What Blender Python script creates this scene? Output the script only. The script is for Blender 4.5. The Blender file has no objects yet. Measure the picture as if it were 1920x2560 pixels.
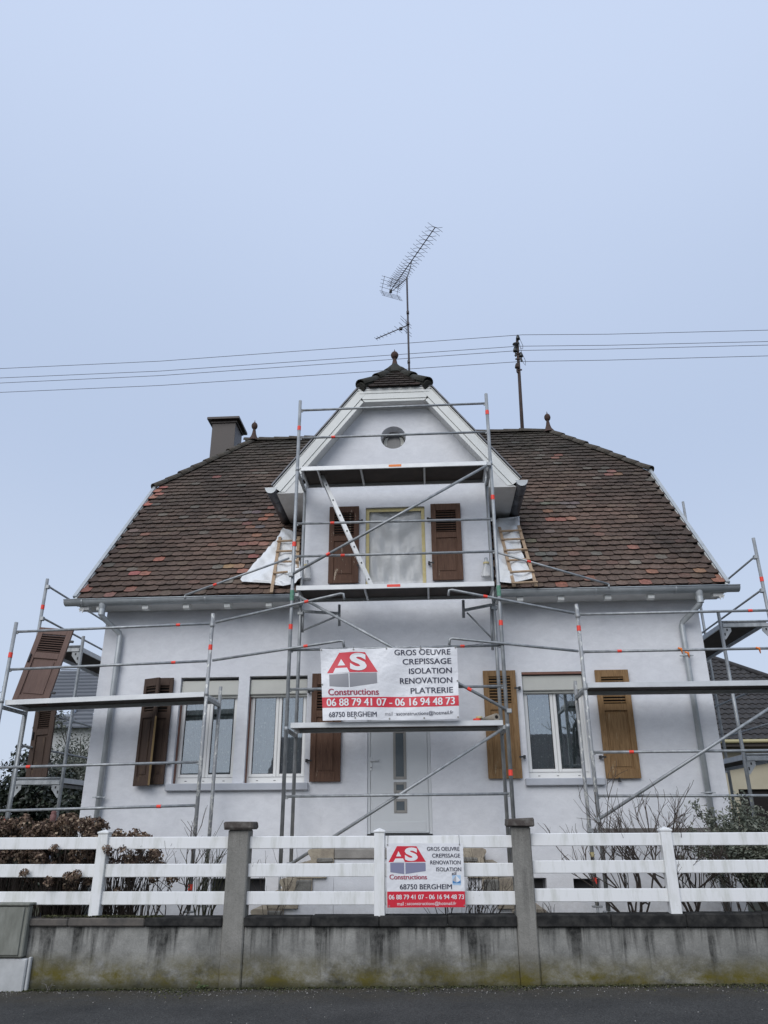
import bpy, math, random
from mathutils import Vector, Matrix

# ------------------------------------------------------------------ camera
CF, CP, CYAW, CROLL, CX, CH = 1900.0, .3922, -.0588, -.0054, .4878, 1.6
_cy, _sy = math.cos(CYAW), math.sin(CYAW)
FW = Vector((_sy*math.cos(CP), _cy*math.cos(CP), math.sin(CP)))
_r = Vector((_cy, -_sy, 0)); _u = _r.cross(FW)
RT = _r*math.cos(CROLL) + _u*math.sin(CROLL)
UPV = -_r*math.sin(CROLL) + _u*math.cos(CROLL)
CAMPOS = Vector((CX, 0, CH))
scene = bpy.context.scene
COL = scene.collection
cam = bpy.data.cameras.new('camera'); camo = bpy.data.objects.new('camera', cam); COL.objects.link(camo)
cam.sensor_fit = 'VERTICAL'; cam.sensor_height = 36.0; cam.lens = CF/2560*36; cam.clip_start = .1; cam.clip_end = 3000
m = Matrix((RT, UPV, -FW)).transposed().to_4x4(); m.translation = CAMPOS
camo.matrix_world = m
scene.camera = camo
scene.render.resolution_x = 768; scene.render.resolution_y = 1024

# ------------------------------------------------------------------ world: overcast sky
SUN_EL, SUN_AZ = math.radians(37), math.radians(200)     # azimuth clockwise from +Y: behind the photographer
w = bpy.data.worlds.new('World'); scene.world = w; w.use_nodes = True
nt = w.node_tree; nt.nodes.clear()
out = nt.nodes.new('ShaderNodeOutputWorld'); mixs = nt.nodes.new('ShaderNodeMixShader')
bg1 = nt.nodes.new('ShaderNodeBackground'); bg2 = nt.nodes.new('ShaderNodeBackground')
sky = nt.nodes.new('ShaderNodeTexSky'); sky.sky_type = 'NISHITA'; sky.sun_disc = False
sky.sun_elevation = SUN_EL; sky.sun_rotation = SUN_AZ; sky.dust_density = 4; sky.air_density = 1.4
nt.links.new(sky.outputs[0], bg1.inputs[0]); bg1.inputs[1].default_value = .1
tc = nt.nodes.new('ShaderNodeTexCoord'); sp = nt.nodes.new('ShaderNodeSeparateXYZ')
nz = nt.nodes.new('ShaderNodeTexNoise'); nz.inputs['Scale'].default_value = 1.3; nz.inputs['Detail'].default_value = 3
nt.links.new(tc.outputs['Generated'], sp.inputs[0]); nt.links.new(tc.outputs['Generated'], nz.inputs[0])
mad = nt.nodes.new('ShaderNodeMath'); mad.operation = 'MULTIPLY_ADD'; mad.inputs[1].default_value = .16
sub = nt.nodes.new('ShaderNodeMath'); sub.operation = 'SUBTRACT'; sub.inputs[1].default_value = .08
nt.links.new(nz.outputs[0], mad.inputs[0]); nt.links.new(sp.outputs[2], mad.inputs[2]); nt.links.new(mad.outputs[0], sub.inputs[0])
cr = nt.nodes.new('ShaderNodeValToRGB'); cr.color_ramp.interpolation = 'EASE'
cols = [(0.0, (.55, .63, .765)), (.22, (.505, .59, .75)), (.46, (.447, .538, .718)), (.85, (.55, .645, .84)), (1.0, (.65, .74, .915))]
while len(cr.color_ramp.elements) < len(cols): cr.color_ramp.elements.new(.5)
for e, (p_, c_) in zip(cr.color_ramp.elements, cols): e.position = p_; e.color = (*c_, 1)
nt.links.new(sub.outputs[0], cr.inputs[0]); nt.links.new(cr.outputs[0], bg2.inputs[0]); bg2.inputs[1].default_value = 1.0
mixs.inputs[0].default_value = .92
nt.links.new(bg1.outputs[0], mixs.inputs[1]); nt.links.new(bg2.outputs[0], mixs.inputs[2]); nt.links.new(mixs.outputs[0], out.inputs[0])

sl = bpy.data.lights.new('sun', 'SUN'); sl.energy = 1.5; sl.angle = math.radians(50); sl.color = (1, .985, .965)
so = bpy.data.objects.new('sun', sl); COL.objects.link(so)
sd = Vector((math.sin(SUN_AZ)*math.cos(SUN_EL), math.cos(SUN_AZ)*math.cos(SUN_EL), math.sin(SUN_EL)))
so.rotation_euler = sd.to_track_quat('Z', 'Y').to_euler(); so.location = (0, -5, 20)
vs = scene.view_settings; vs.view_transform = 'Standard'; vs.look = 'None'; vs.exposure = 0.2; vs.gamma = 1; vs.use_curve_mapping = False
scene.render.engine = 'CYCLES'
scene.cycles.max_bounces = 8; scene.cycles.transparent_max_bounces = 12

# ------------------------------------------------------------------ pixel -> point on a plane
def ray(q): return FW + RT*((q[0]-960)/CF) + UPV*((1280-q[1])/CF)
def U(q, ax, val):
    d = ray(q); t = (val-CAMPOS[ax])/d[ax]; return CAMPOS + d*t
def UPL(q, n, c):
    d = ray(q); n = Vector(n); t = (c-n.dot(CAMPOS))/n.dot(d); return CAMPOS + d*t
def reg(x0, y0, s): return lambda x, y: (x0+x*s, y0+y*s)
R1 = reg(0, 1380, .3858); R2 = reg(640, 1380, .3858); R3 = reg(1280, 1380, .3858)
R4 = reg(0, 1940, .3858); R5 = reg(640, 1940, .3858); R6 = reg(1280, 1940, .3858)
RA = reg(640, 900, .42194); RB = reg(160, 1000, .36166); RC = reg(1180, 1000, .42194); RD = reg(880, 520, .30139)
L1 = reg(0, 1420, .16878); L2 = reg(0, 1740, .17178); Q3 = reg(1720, 1320, .18083); Q4 = reg(1720, 1700, .18993)
Z1 = reg(600, 1260, .12055); Z2 = reg(1180, 1260, .13261)

# ------------------------------------------------------------------ mesh builder
class MB:
    def __init__(s): s.v = []; s.f = []; s.sm = []; s.col = None
    def face(s, pts, sm=False):
        b = len(s.v); s.v += [tuple(p) for p in pts]; s.f.append(tuple(range(b, b+len(pts)))); s.sm.append(sm)
    def raw(s, vs, fs, sm=False):
        b = len(s.v); s.v += [tuple(p) for p in vs]
        for f in fs: s.f.append(tuple(b+i for i in f)); s.sm.append(sm)
    def box(s, a, b, ch=0.0):
        x0, y0, z0 = [min(a[i], b[i]) for i in range(3)]; x1, y1, z1 = [max(a[i], b[i]) for i in range(3)]
        s.obox(((x0+x1)/2, (y0+y1)/2, (z0+z1)/2), (1, 0, 0), (0, 1, 0), (0, 0, 1), (x1-x0)/2, (y1-y0)/2, (z1-z0)/2, ch); return s
    def obox(s, c, ax, ay, az, hx, hy, hz, ch=0.0):
        c = Vector(c); A = [Vector(ax), Vector(ay), Vector(az)]; H = [hx, hy, hz]
        if ch <= 0 or ch > min(H):
            vs = [c+A[0]*(hx*i)+A[1]*(hy*j)+A[2]*(hz*k) for i in (-1, 1) for j in (-1, 1) for k in (-1, 1)]
            s.raw(vs, [(0, 1, 3, 2), (4, 6, 7, 5), (0, 4, 5, 1), (2, 3, 7, 6), (0, 2, 6, 4), (1, 5, 7, 3)]); return s
        vs = []; idx = {}
        for i in (-1, 1):
            for j in (-1, 1):
                for k in (-1, 1):
                    sg = (i, j, k)
                    for a in range(3):
                        p = c.copy()
                        for b in range(3): p += A[b]*(sg[b]*(H[b] if b == a else H[b]-ch))
                        idx[(sg, a)] = len(vs); vs.append(p)
        fs = []
        for a in range(3):
            b, d = (a+1) % 3, (a+2) % 3
            for sgn in (-1, 1):
                q = []
                for (p1, p2) in ((-1, -1), (1, -1), (1, 1), (-1, 1)):
                    t = [0, 0, 0]; t[a] = sgn; t[b] = p1; t[d] = p2; q.append(idx[(tuple(t), a)])
                fs.append(q if sgn > 0 else q[::-1])
        for a in range(3):
            b, d = (a+1) % 3, (a+2) % 3
            for p1 in (-1, 1):
                for p2 in (-1, 1):
                    t = [0, 0, 0]; t[b] = p1; t[d] = p2
                    t0 = list(t); t0[a] = -1; t1 = list(t); t1[a] = 1; t0 = tuple(t0); t1 = tuple(t1)
                    q = [idx[(t0, b)], idx[(t1, b)], idx[(t1, d)], idx[(t0, d)]]
                    fs.append(q if p1*p2 > 0 else q[::-1])
        for i in (-1, 1):
            for j in (-1, 1):
                for k in (-1, 1):
                    q = [idx[((i, j, k), a)] for a in range(3)]
                    fs.append(q if i*j*k > 0 else q[::-1])
        s.raw(vs, fs); return s
    def beam(s, p, q, wd, ht, up=(0, 0, 1), ch=0.0):
        p = Vector(p); q = Vector(q); d = (q-p); L = d.length; d /= L
        sd_ = d.cross(Vector(up))
        if sd_.length < 1e-4: sd_ = d.cross(Vector((1, 0, 0)))
        sd_.normalize(); u_ = sd_.cross(d)
        s.obox((p+q)/2, d, sd_, u_, L/2, wd/2, ht/2, ch); return s
    def tube(s, pts, r, n=10, caps=True, r2=None):
        pts = [Vector(p) for p in pts]; k = len(pts); b = len(s.v)
        rs = r if isinstance(r, (list, tuple)) else [r + (0 if r2 is None else (r2-r)*i/max(1, k-1)) for i in range(k)]
        prev = None
        for i, p in enumerate(pts):
            d = (pts[min(i+1, k-1)]-pts[max(i-1, 0)]).normalized()
            if prev is None:
                a = d.cross(Vector((0, 0, 1)))
                if a.length < .05: a = d.cross(Vector((0, 1, 0)))
                a.normalize()
            else:
                a = prev - d*prev.dot(d); a.normalize()
            prev = a; c = d.cross(a)
            for j in range(n):
                t = 2*math.pi*j/n; s.v.append(tuple(p+(a*math.cos(t)+c*math.sin(t))*rs[i]))
        for i in range(k-1):
            for j in range(n):
                j2 = (j+1) % n; s.f.append((b+i*n+j, b+i*n+j2, b+(i+1)*n+j2, b+(i+1)*n+j)); s.sm.append(n > 5)
        if caps:
            s.f.append(tuple(b+j for j in range(n))[::-1]); s.sm.append(False)
            s.f.append(tuple(b+(k-1)*n+j for j in range(n))); s.sm.append(False)
        return s
    def lathe(s, prof, c, n=16, axis=None):
        c = Vector(c); b = len(s.v); k = len(prof)
        for (r, z) in prof:
            for j in range(n):
                t = 2*math.pi*j/n; s.v.append((c.x+r*math.cos(t), c.y+r*math.sin(t), c.z+z))
        for i in range(k-1):
            for j in range(n):
                j2 = (j+1) % n; s.f.append((b+i*n+j, b+i*n+j2, b+(i+1)*n+j2, b+(i+1)*n+j)); s.sm.append(True)
        return s
    def prism(s, poly, o, ax, ay, ex):
        """closed polygon (2D) in the plane o + ax,ay extruded by the vector ex"""
        o = Vector(o); ax = Vector(ax); ay = Vector(ay); ex = Vector(ex); n = len(poly)
        a = [o+ax*x+ay*y for x, y in poly]; b_ = [p+ex for p in a]
        b = len(s.v); s.v += [tuple(p) for p in a+b_]
        s.f.append(tuple(b+i for i in range(n))); s.f.append(tuple(b+n+i for i in range(n))[::-1]); s.sm += [False, False]
        for i in range(n):
            j = (i+1) % n; s.f.append((b+j, b+i, b+n+i, b+n+j)); s.sm.append(False)
        return s
    def mesh(s, name, off=(0, 0, 0)):
        me = bpy.data.meshes.new(name)
        ox, oy, oz = off
        me.from_pydata([(x-ox, y-oy, z-oz) for x, y, z in s.v], [], s.f)
        me.polygons.foreach_set('use_smooth', s.sm)
        if s.col:
            at = me.color_attributes.new('tone', 'FLOAT_COLOR', 'POINT')
            fl = []
            for c in s.col: fl += [c[0], c[1], c[2], 1.0]
            at.data.foreach_set('color', fl)
        me.update(); return me
    def bounds(s):
        xs = [p[0] for p in s.v]; ys = [p[1] for p in s.v]; zs = [p[2] for p in s.v]
        return (min(xs), max(xs), min(ys), max(ys), min(zs), max(zs))

WL = {}      # world location of un-rotated parents
def tag(o, label=None, cat=None, group=None, kind=None):
    if label: o['label'] = label
    if cat: o['category'] = cat
    if group: o['group'] = group
    if kind: o['kind'] = kind
    return o
def thing(name, label, cat, loc=(0, 0, 0), group=None):
    o = bpy.data.objects.new(name, None); COL.objects.link(o); o.location = loc; o.empty_display_size = .2
    WL[o] = Vector(loc); return tag(o, label, cat, group)
def part(name, mb, mat_, parent=None, color=None):
    """mesh given in world coordinates; origin at its centre (at its base when top-level)"""
    x0, x1, y0, y1, z0, z1 = mb.bounds()
    c = Vector(((x0+x1)/2, (y0+y1)/2, (z0+z1)/2 if parent else z0))
    me = mb.mesh(name, c); o = bpy.data.objects.new(name, me); COL.objects.link(o)
    if mat_: me.materials.append(mat_)
    if parent: o.parent = parent; o.location = c-WL[parent]
    else: o.location = c
    WL[o] = c
    if color: o.color = (*color, 1)
    return o
def inst(name, me, parent, loc, rot=None, color=None, scale=None):
    o = bpy.data.objects.new(name, me); COL.objects.link(o)
    if parent: o.parent = parent; o.location = Vector(loc)-WL[parent]
    else: o.location = loc
    if rot is not None: o.rotation_euler = rot
    if scale is not None: o.scale = scale if hasattr(scale, '__len__') else (scale,)*3
    if color: o.color = (*color, 1)
    return o
def local(name, me, mat_, parent, loc=(0, 0, 0), rot=(0, 0, 0)):
    if isinstance(me, MB): me = me.mesh(name)
    if mat_ and not me.materials: me.materials.append(mat_)
    o = bpy.data.objects.new(name, me); COL.objects.link(o); o.parent = parent; o.location = loc; o.rotation_euler = rot
    return o

# ------------------------------------------------------------------ materials
def nodes(name):
    m_ = bpy.data.materials.new(name); m_.use_nodes = True; t = m_.node_tree
    return m_, t, t.nodes['Principled BSDF']
def N(t, typ, **kw):
    n = t.nodes.new(typ)
    for k, v in kw.items():
        if k in n.inputs.keys(): n.inputs[k].default_value = v
        else: setattr(n, k, v)
    return n
def ramp(t, src, stops, interp='LINEAR'):
    r = t.nodes.new('ShaderNodeValToRGB'); r.color_ramp.interpolation = interp
    while len(r.color_ramp.elements) < len(stops): r.color_ramp.elements.new(.5)
    for e, (p, c) in zip(r.color_ramp.elements, stops):
        e.position = p; e.color = (*c, 1) if len(c) == 3 else c
    t.links.new(src, r.inputs[0]); return r.outputs[0]
def coord(t, scale=(1, 1, 1), kind='Object', loc=(0, 0, 0), world=False):
    mp = t.nodes.new('ShaderNodeMapping'); mp.inputs['Scale'].default_value = scale; mp.inputs['Location'].default_value = loc
    if world:
        g = t.nodes.new('ShaderNodeNewGeometry'); t.links.new(g.outputs['Position'], mp.inputs[0])
    else:
        c = t.nodes.new('ShaderNodeTexCoord'); t.links.new(c.outputs[kind], mp.inputs[0])
    return mp.outputs[0]
def noise(t, co, scale, detail=4, rough=.6, dist=0):
    n = N(t, 'ShaderNodeTexNoise', Scale=scale, Detail=detail, Roughness=rough, Distortion=dist)
    t.links.new(co, n.inputs['Vector']); return n.outputs[0]
def mixc(t, a, b, fac, mode='MIX'):
    m_ = t.nodes.new('ShaderNodeMix'); m_.data_type = 'RGBA'; m_.blend_type = mode
    for sock, val in ((m_.inputs[0], fac), (m_.inputs[6], a), (m_.inputs[7], b)):
        if hasattr(val, 'is_output'): t.links.new(val, sock)
        else: sock.default_value = val if not hasattr(val, '__len__') else (*val[:3], 1)
    return m_.outputs[2]
def mathn(t, op, a, b=0.0, clamp=False):
    n = t.nodes.new('ShaderNodeMath'); n.operation = op; n.use_clamp = clamp
    for s_, v in ((n.inputs[0], a), (n.inputs[1], b)):
        if hasattr(v, 'is_output'): t.links.new(v, s_)
        else: s_.default_value = v
    return n.outputs[0]
def bump(t, bs, src, strength=.3, dist=.01):
    b = N(t, 'ShaderNodeBump', Strength=strength, Distance=dist); t.links.new(src, b.inputs['Height']); t.links.new(b.outputs[0], bs.inputs['Normal'])
def plain(name, c, rough=.6, metal=0.0, c2=None, scale=6, stretch=(1, 1, 1), bmp=0, bscale=60, lo=.35, hi=.7, spec=.5, bdist=.004, world=False):
    m_, t, bs = nodes(name)
    bs.inputs['Roughness'].default_value = rough; bs.inputs['Metallic'].default_value = metal; bs.inputs['Specular IOR Level'].default_value = spec
    co = coord(t, stretch, world=world)
    if c2:
        f = noise(t, co, scale, 5, .65); t.links.new(ramp(t, f, [(lo, c), (hi, c2)]), bs.inputs['Base Color'])
    else: bs.inputs['Base Color'].default_value = (*c, 1)
    if bmp: bump(t, bs, noise(t, co, bscale, 3, .6), bmp, bdist)
    return m_
M = {}
M['stucco'] = None
def mk_stucco(name, c, c2):
    m_, t, bs = nodes(name); bs.inputs['Roughness'].default_value = .93; bs.inputs['Specular IOR Level'].default_value = .2
    co = coord(t, world=True)
    col = ramp(t, noise(t, co, .9, 6, .7), [(.3, c2), (.65, c)])
    sm = ramp(t, noise(t, coord(t, (2.2, 1, .7), world=True), 2.1, 5, .7), [(.62, (0, 0, 0)), (.82, (1, 1, 1))])
    col = mixc(t, col, (.50, .50, .50), mathn(t, 'MULTIPLY', sm, .32))
    tr_ = ramp(t, noise(t, coord(t, (1, 1, 1.6), world=True), 5.5, 7, .75, .4), [(.3, (.89, .89, .895)), (.7, (1.04, 1.04, 1.04))]); col = mixc(t, col, tr_, 1.0, 'MULTIPLY')
    g_ = t.nodes.new('ShaderNodeNewGeometry'); s_ = t.nodes.new('ShaderNodeSeparateXYZ'); t.links.new(g_.outputs['Position'], s_.inputs[0])
    spl = mathn(t, 'MULTIPLY', mathn(t, 'SUBTRACT', 1.15, s_.outputs[2]), .9, True); sn = ramp(t, noise(t, coord(t, world=True), 7, 6, .75), [(.42, (0, 0, 0)), (.72, (1, 1, 1))])
    col = mixc(t, col, (.36, .34, .30), mathn(t, 'MULTIPLY', spl, mathn(t, 'MULTIPLY', sn, .5)))
    t.links.new(col, bs.inputs['Base Color'])
    bump(t, bs, noise(t, co, 90, 5, .75), .5, .005); return m_
M['stucco'] = mk_stucco('wall_render', (.785, .795, .818), (.725, .736, .765))
M['white_paint'] = plain('white_paint', (.74, .75, .72), .5, c2=(.66, .67, .64), scale=3)
M['soffit'] = plain('soffit_paint', (.70, .70, .68), .6, c2=(.60, .60, .58), scale=4)
M['pvc_window'] = plain('window_pvc', (.78, .78, .76), .35)
M['box_beige'] = plain('roller_box', (.55, .55, .50), .5, c2=(.50, .50, .46), scale=3)
M['door'] = plain('door_paint', (.62, .64, .65), .45, c2=(.58, .60, .61), scale=2)
M['taupe'] = plain('taupe_metal', (.28, .27, .25), .5)
M['frost'] = plain('frosted_glass', (.085, .105, .118), .25, c2=(.12, .14, .152), scale=3)
M['zinc'] = plain('zinc', (.36, .385, .395), .45, .3, c2=(.47, .495, .505), scale=5, stretch=(1, 1, 1))
M['zinc_dark'] = plain('dark_zinc', (.085, .088, .098), .5, .4, c2=(.19, .195, .21), scale=5)
M['galv'] = plain('galvanised_steel', (.27, .285, .292), .52, .45, c2=(.43, .445, .45), scale=11, stretch=(1, 1, .5), bmp=.08, lo=.38, hi=.68)
def mk_paint_galv():
    m_, t, bs = nodes('spattered_steel'); bs.inputs['Metallic'].default_value = .35; bs.inputs['Roughness'].default_value = .6
    co = coord(t, (1, 1, .45))
    a = ramp(t, noise(t, co, 9, 4), [(.35, (.28, .29, .30)), (.7, (.42, .43, .43))])
    s = ramp(t, noise(t, coord(t, (1, 1, .5), loc=(3, 1, 2)), 26, 3, .6), [(.55, (0, 0, 0)), (.62, (1, 1, 1))])
    t.links.new(mixc(t, a, (.62, .62, .58), s), bs.inputs['Base Color']); return m_
M['galv_spatter'] = mk_paint_galv()
M['alu'] = plain('aluminium', (.56, .575, .58), .5, .35, c2=(.68, .69, .69), scale=7, stretch=(.4, 1, 1))
M['ply'] = plain('deck_plywood', (.045, .035, .03), .8, c2=(.075, .06, .05), scale=4)
M['red_tape'] = plain('red_tape', (.86, .06, .035), .5)
M['orange_tape'] = plain('orange_tape', (.85, .22, .03), .5)
M['green_paint'] = plain('green_paint', (.05, .22, .12), .6, c2=(.2, .33, .27), scale=30)
M['black'] = plain('black_iron', (.02, .02, .022), .6)
M['rust'] = plain('rusty_iron', (.036, .028, .025), .85, c2=(.075, .045, .036), scale=8)
M['dark_steel'] = plain('antenna_metal', (.045, .04, .045), .6, .3, c2=(.09, .08, .085), scale=20)
M['brown_metal'] = plain('brown_cladding', (.040, .029, .025), .5, c2=(.048, .035, .03), scale=2)
M['terracotta'] = plain('weathered_terracotta', (.085, .045, .035), .9, c2=(.035, .03, .025), scale=14, bmp=.5, bscale=60)
M['moss_dark'] = plain('dark_mossy_hip', (.042, .04, .032), .95, c2=(.018, .02, .014), scale=9, bmp=.9, bscale=45, bdist=.012)
M['dark_pane'] = plain('dark_glass', (.045, .048, .055), .2, c2=(.085, .085, .088), scale=5, stretch=(9, 1, .3))  # dark streaky glass of the round gable window
M['moss_tile'] = plain('mossy_ridge_tile', (.10, .085, .07), .95, c2=(.035, .035, .026), scale=9, bmp=.9, bscale=45, bdist=.012)
M['wood_raw'] = plain('raw_batten', (.42, .30, .19), .8, c2=(.30, .21, .14), scale=5, stretch=(5, 5, 1))
M['glass'] = None
def mk_glass(name, tint=(.8, .85, .85), f0=.30):
    m_, t, bs = nodes(name); t.nodes.remove(bs)
    o = t.nodes['Material Output']; g = N(t, 'ShaderNodeBsdfGlossy', Roughness=.015); g.inputs[0].default_value = (.92, .96, 1, 1)
    tr = N(t, 'ShaderNodeBsdfTransparent'); tr.inputs[0].default_value = (*tint, 1)
    lw = N(t, 'ShaderNodeFresnel', IOR=1.5); mx = N(t, 'ShaderNodeMixShader')
    f = mathn(t, 'ADD', lw.outputs[0], f0, True)
    n = N(t, 'ShaderNodeBump', Strength=.05, Distance=.004); t.links.new(noise(t, coord(t), 4, 2), n.inputs['Height'])
    t.links.new(n.outputs[0], g.inputs['Normal'])
    t.links.new(f, mx.inputs[0]); t.links.new(tr.outputs[0], mx.inputs[1]); t.links.new(g.outputs[0], mx.inputs[2]); t.links.new(mx.outputs[0], o.inputs[0]); return m_
M['glass'] = mk_glass('window_glass', f0=.21)
def mk_lace():
    m_, t, bs = nodes('lace_curtain'); bs.inputs['Roughness'].default_value = .9
    v = N(t, 'ShaderNodeTexVoronoi', Scale=17.0); t.links.new(coord(t, (1, 1, .75)), v.inputs['Vector'])
    d = ramp(t, v.outputs['Distance'], [(.15, (.46, .48, .47)), (.25, (.25, .262, .268))])
    f = ramp(t, noise(t, coord(t, (9, 1, .3)), 2.2, 3), [(.3, (.78, .78, .78)), (.7, (1, 1, 1))])
    t.links.new(mixc(t, d, f, 1.0, 'MULTIPLY'), bs.inputs['Base Color']); return m_
M['lace'] = mk_lace()
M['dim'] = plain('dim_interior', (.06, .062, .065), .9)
def mk_film(name, alpha):
    m_, t, bs = nodes(name); bs.inputs['Base Color'].default_value = (.76, .77, .765, 1); bs.inputs['Roughness'].default_value = .25
    bs.inputs['Alpha'].default_value = alpha; bs.inputs['Specular IOR Level'].default_value = .6
    bump(t, bs, noise(t, coord(t, (1, 1, 1)), 7, 4, .6, 1.5), .5, .02); return m_
M['film'] = mk_film('plastic_film', .64)
M['tarp'] = mk_film('plastic_sheet', .96)
M['yellow_tape'] = plain('yellow_tape', (.55, .45, .18), .6, c2=(.62, .54, .30), scale=9)
M['brick_red'] = plain('bare_reveal', (.25, .13, .095), .9, c2=(.20, .11, .09), scale=9)
def mk_wood(name, c, c2, wear=None, lo=.60, hi=.66):
    m_, t, bs = nodes(name); bs.inputs['Roughness'].default_value = .7; bs.inputs['Specular IOR Level'].default_value = .3
    g = noise(t, coord(t, (14, 14, 1.1)), 4.5, 5, .65, .6)
    col = ramp(t, g, [(.3, c), (.7, c2)])
    if wear:
        wv = ramp(t, noise(t, coord(t, (5, 5, 1)), 3.0, 6, .7), [(lo, (0, 0, 0)), (hi, (1, 1, 1))])
        col = mixc(t, col, wear, wv)
    t.links.new(col, bs.inputs['Base Color']); bump(t, bs, g, .3, .004); return m_
M['shutter_brown'] = mk_wood('brown_shutter_paint', (.072, .037, .024), (.155, .084, .054), (.24, .17, .12), .64, .72)
M['shutter_peel'] = mk_wood('peeling_shutter_paint', (.080, .041, .027), (.132, .068, .043), (.42, .34, .26), .615, .63)
M['shutter_bare'] = mk_wood('stripped_shutter_wood', (.165, .092, .038), (.33, .205, .098), (.42, .33, .21), .62, .72)
M['shutter_dark'] = mk_wood('dark_shaded_shutter_paint', (.055, .036, .028), (.085, .055, .04), (.16, .11, .06), .6, .75)  # dark tone puts the deck's shade into the lower loose shutter's colour
M['shutter_loose'] = mk_wood('faded_shutter_paint', (.12, .075, .062), (.17, .108, .086), (.32, .24, .18), .70, .74)
M['shutter_edge'] = mk_wood('bare_shutter_edge', (.36, .24, .11), (.46, .32, .16))
M['slot'] = plain('louvre_gap', (.012, .009, .008), .9)
# roof tiles: one tone per tile plus grain and lichen
def mk_tile(name, attr):
    m_, t, bs = nodes(name); bs.inputs['Roughness'].default_value = .9; bs.inputs['Specular IOR Level'].default_value = .25
    if attr:
        a = t.nodes.new('ShaderNodeAttribute'); a.attribute_name = 'tone'; base = a.outputs['Color']
    else:
        a = t.nodes.new('ShaderNodeObjectInfo'); base = a.outputs['Color']
    co = coord(t, world=True)
    f = ramp(t, noise(t, co, 21, 6, .8), [(.28, (.42, .42, .42)), (.72, (1.5, 1.46, 1.42))])
    col = mixc(t, base, f, 1.0, 'MULTIPLY')
    li = ramp(t, noise(t, co, 55, 3, .6), [(.575, (0, 0, 0)), (.66, (1, 1, 1))])
    pa = ramp(t, noise(t, co, .8, 3, .6), [(.42, (0, 0, 0)), (.7, (1, 1, 1))])
    col = mixc(t, col, (.27, .26, .23), mathn(t, 'MULTIPLY', li, mathn(t, 'ADD', mathn(t, 'MULTIPLY', pa, .65), .12)))
    mo = ramp(t, noise(t, co, 5, 5, .75), [(.44, (0, 0, 0)), (.66, (1, 1, 1))])
    gz = t.nodes.new('ShaderNodeNewGeometry'); sp_ = t.nodes.new('ShaderNodeSeparateXYZ'); t.links.new(gz.outputs['Position'], sp_.inputs[0])
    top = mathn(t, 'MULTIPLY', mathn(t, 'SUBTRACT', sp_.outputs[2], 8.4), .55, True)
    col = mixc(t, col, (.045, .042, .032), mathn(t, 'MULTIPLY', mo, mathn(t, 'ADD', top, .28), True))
    pt_ = ramp(t, noise(t, co, .45, 4, .6), [(.3, (.58, .58, .58)), (.7, (1.12, 1.06, 1.0))]); col = mixc(t, col, pt_, 1.0, 'MULTIPLY')
    t.links.new(col, bs.inputs['Base Color']); bump(t, bs, noise(t, co, 70, 4, .7), .5, .006); return m_
M['tile_obj'] = mk_tile('roof_tile', False); M['tile_att'] = mk_tile('roof_tile_field', True)
M['tile_edge'] = plain('shaded_tile_edge', (.040, .030, .026), .95, spec=.1)  # dark rim colour paints the shadow line under each tile course
M['deck'] = plain('roof_underlay', (.03, .024, .022), .9)
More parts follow.
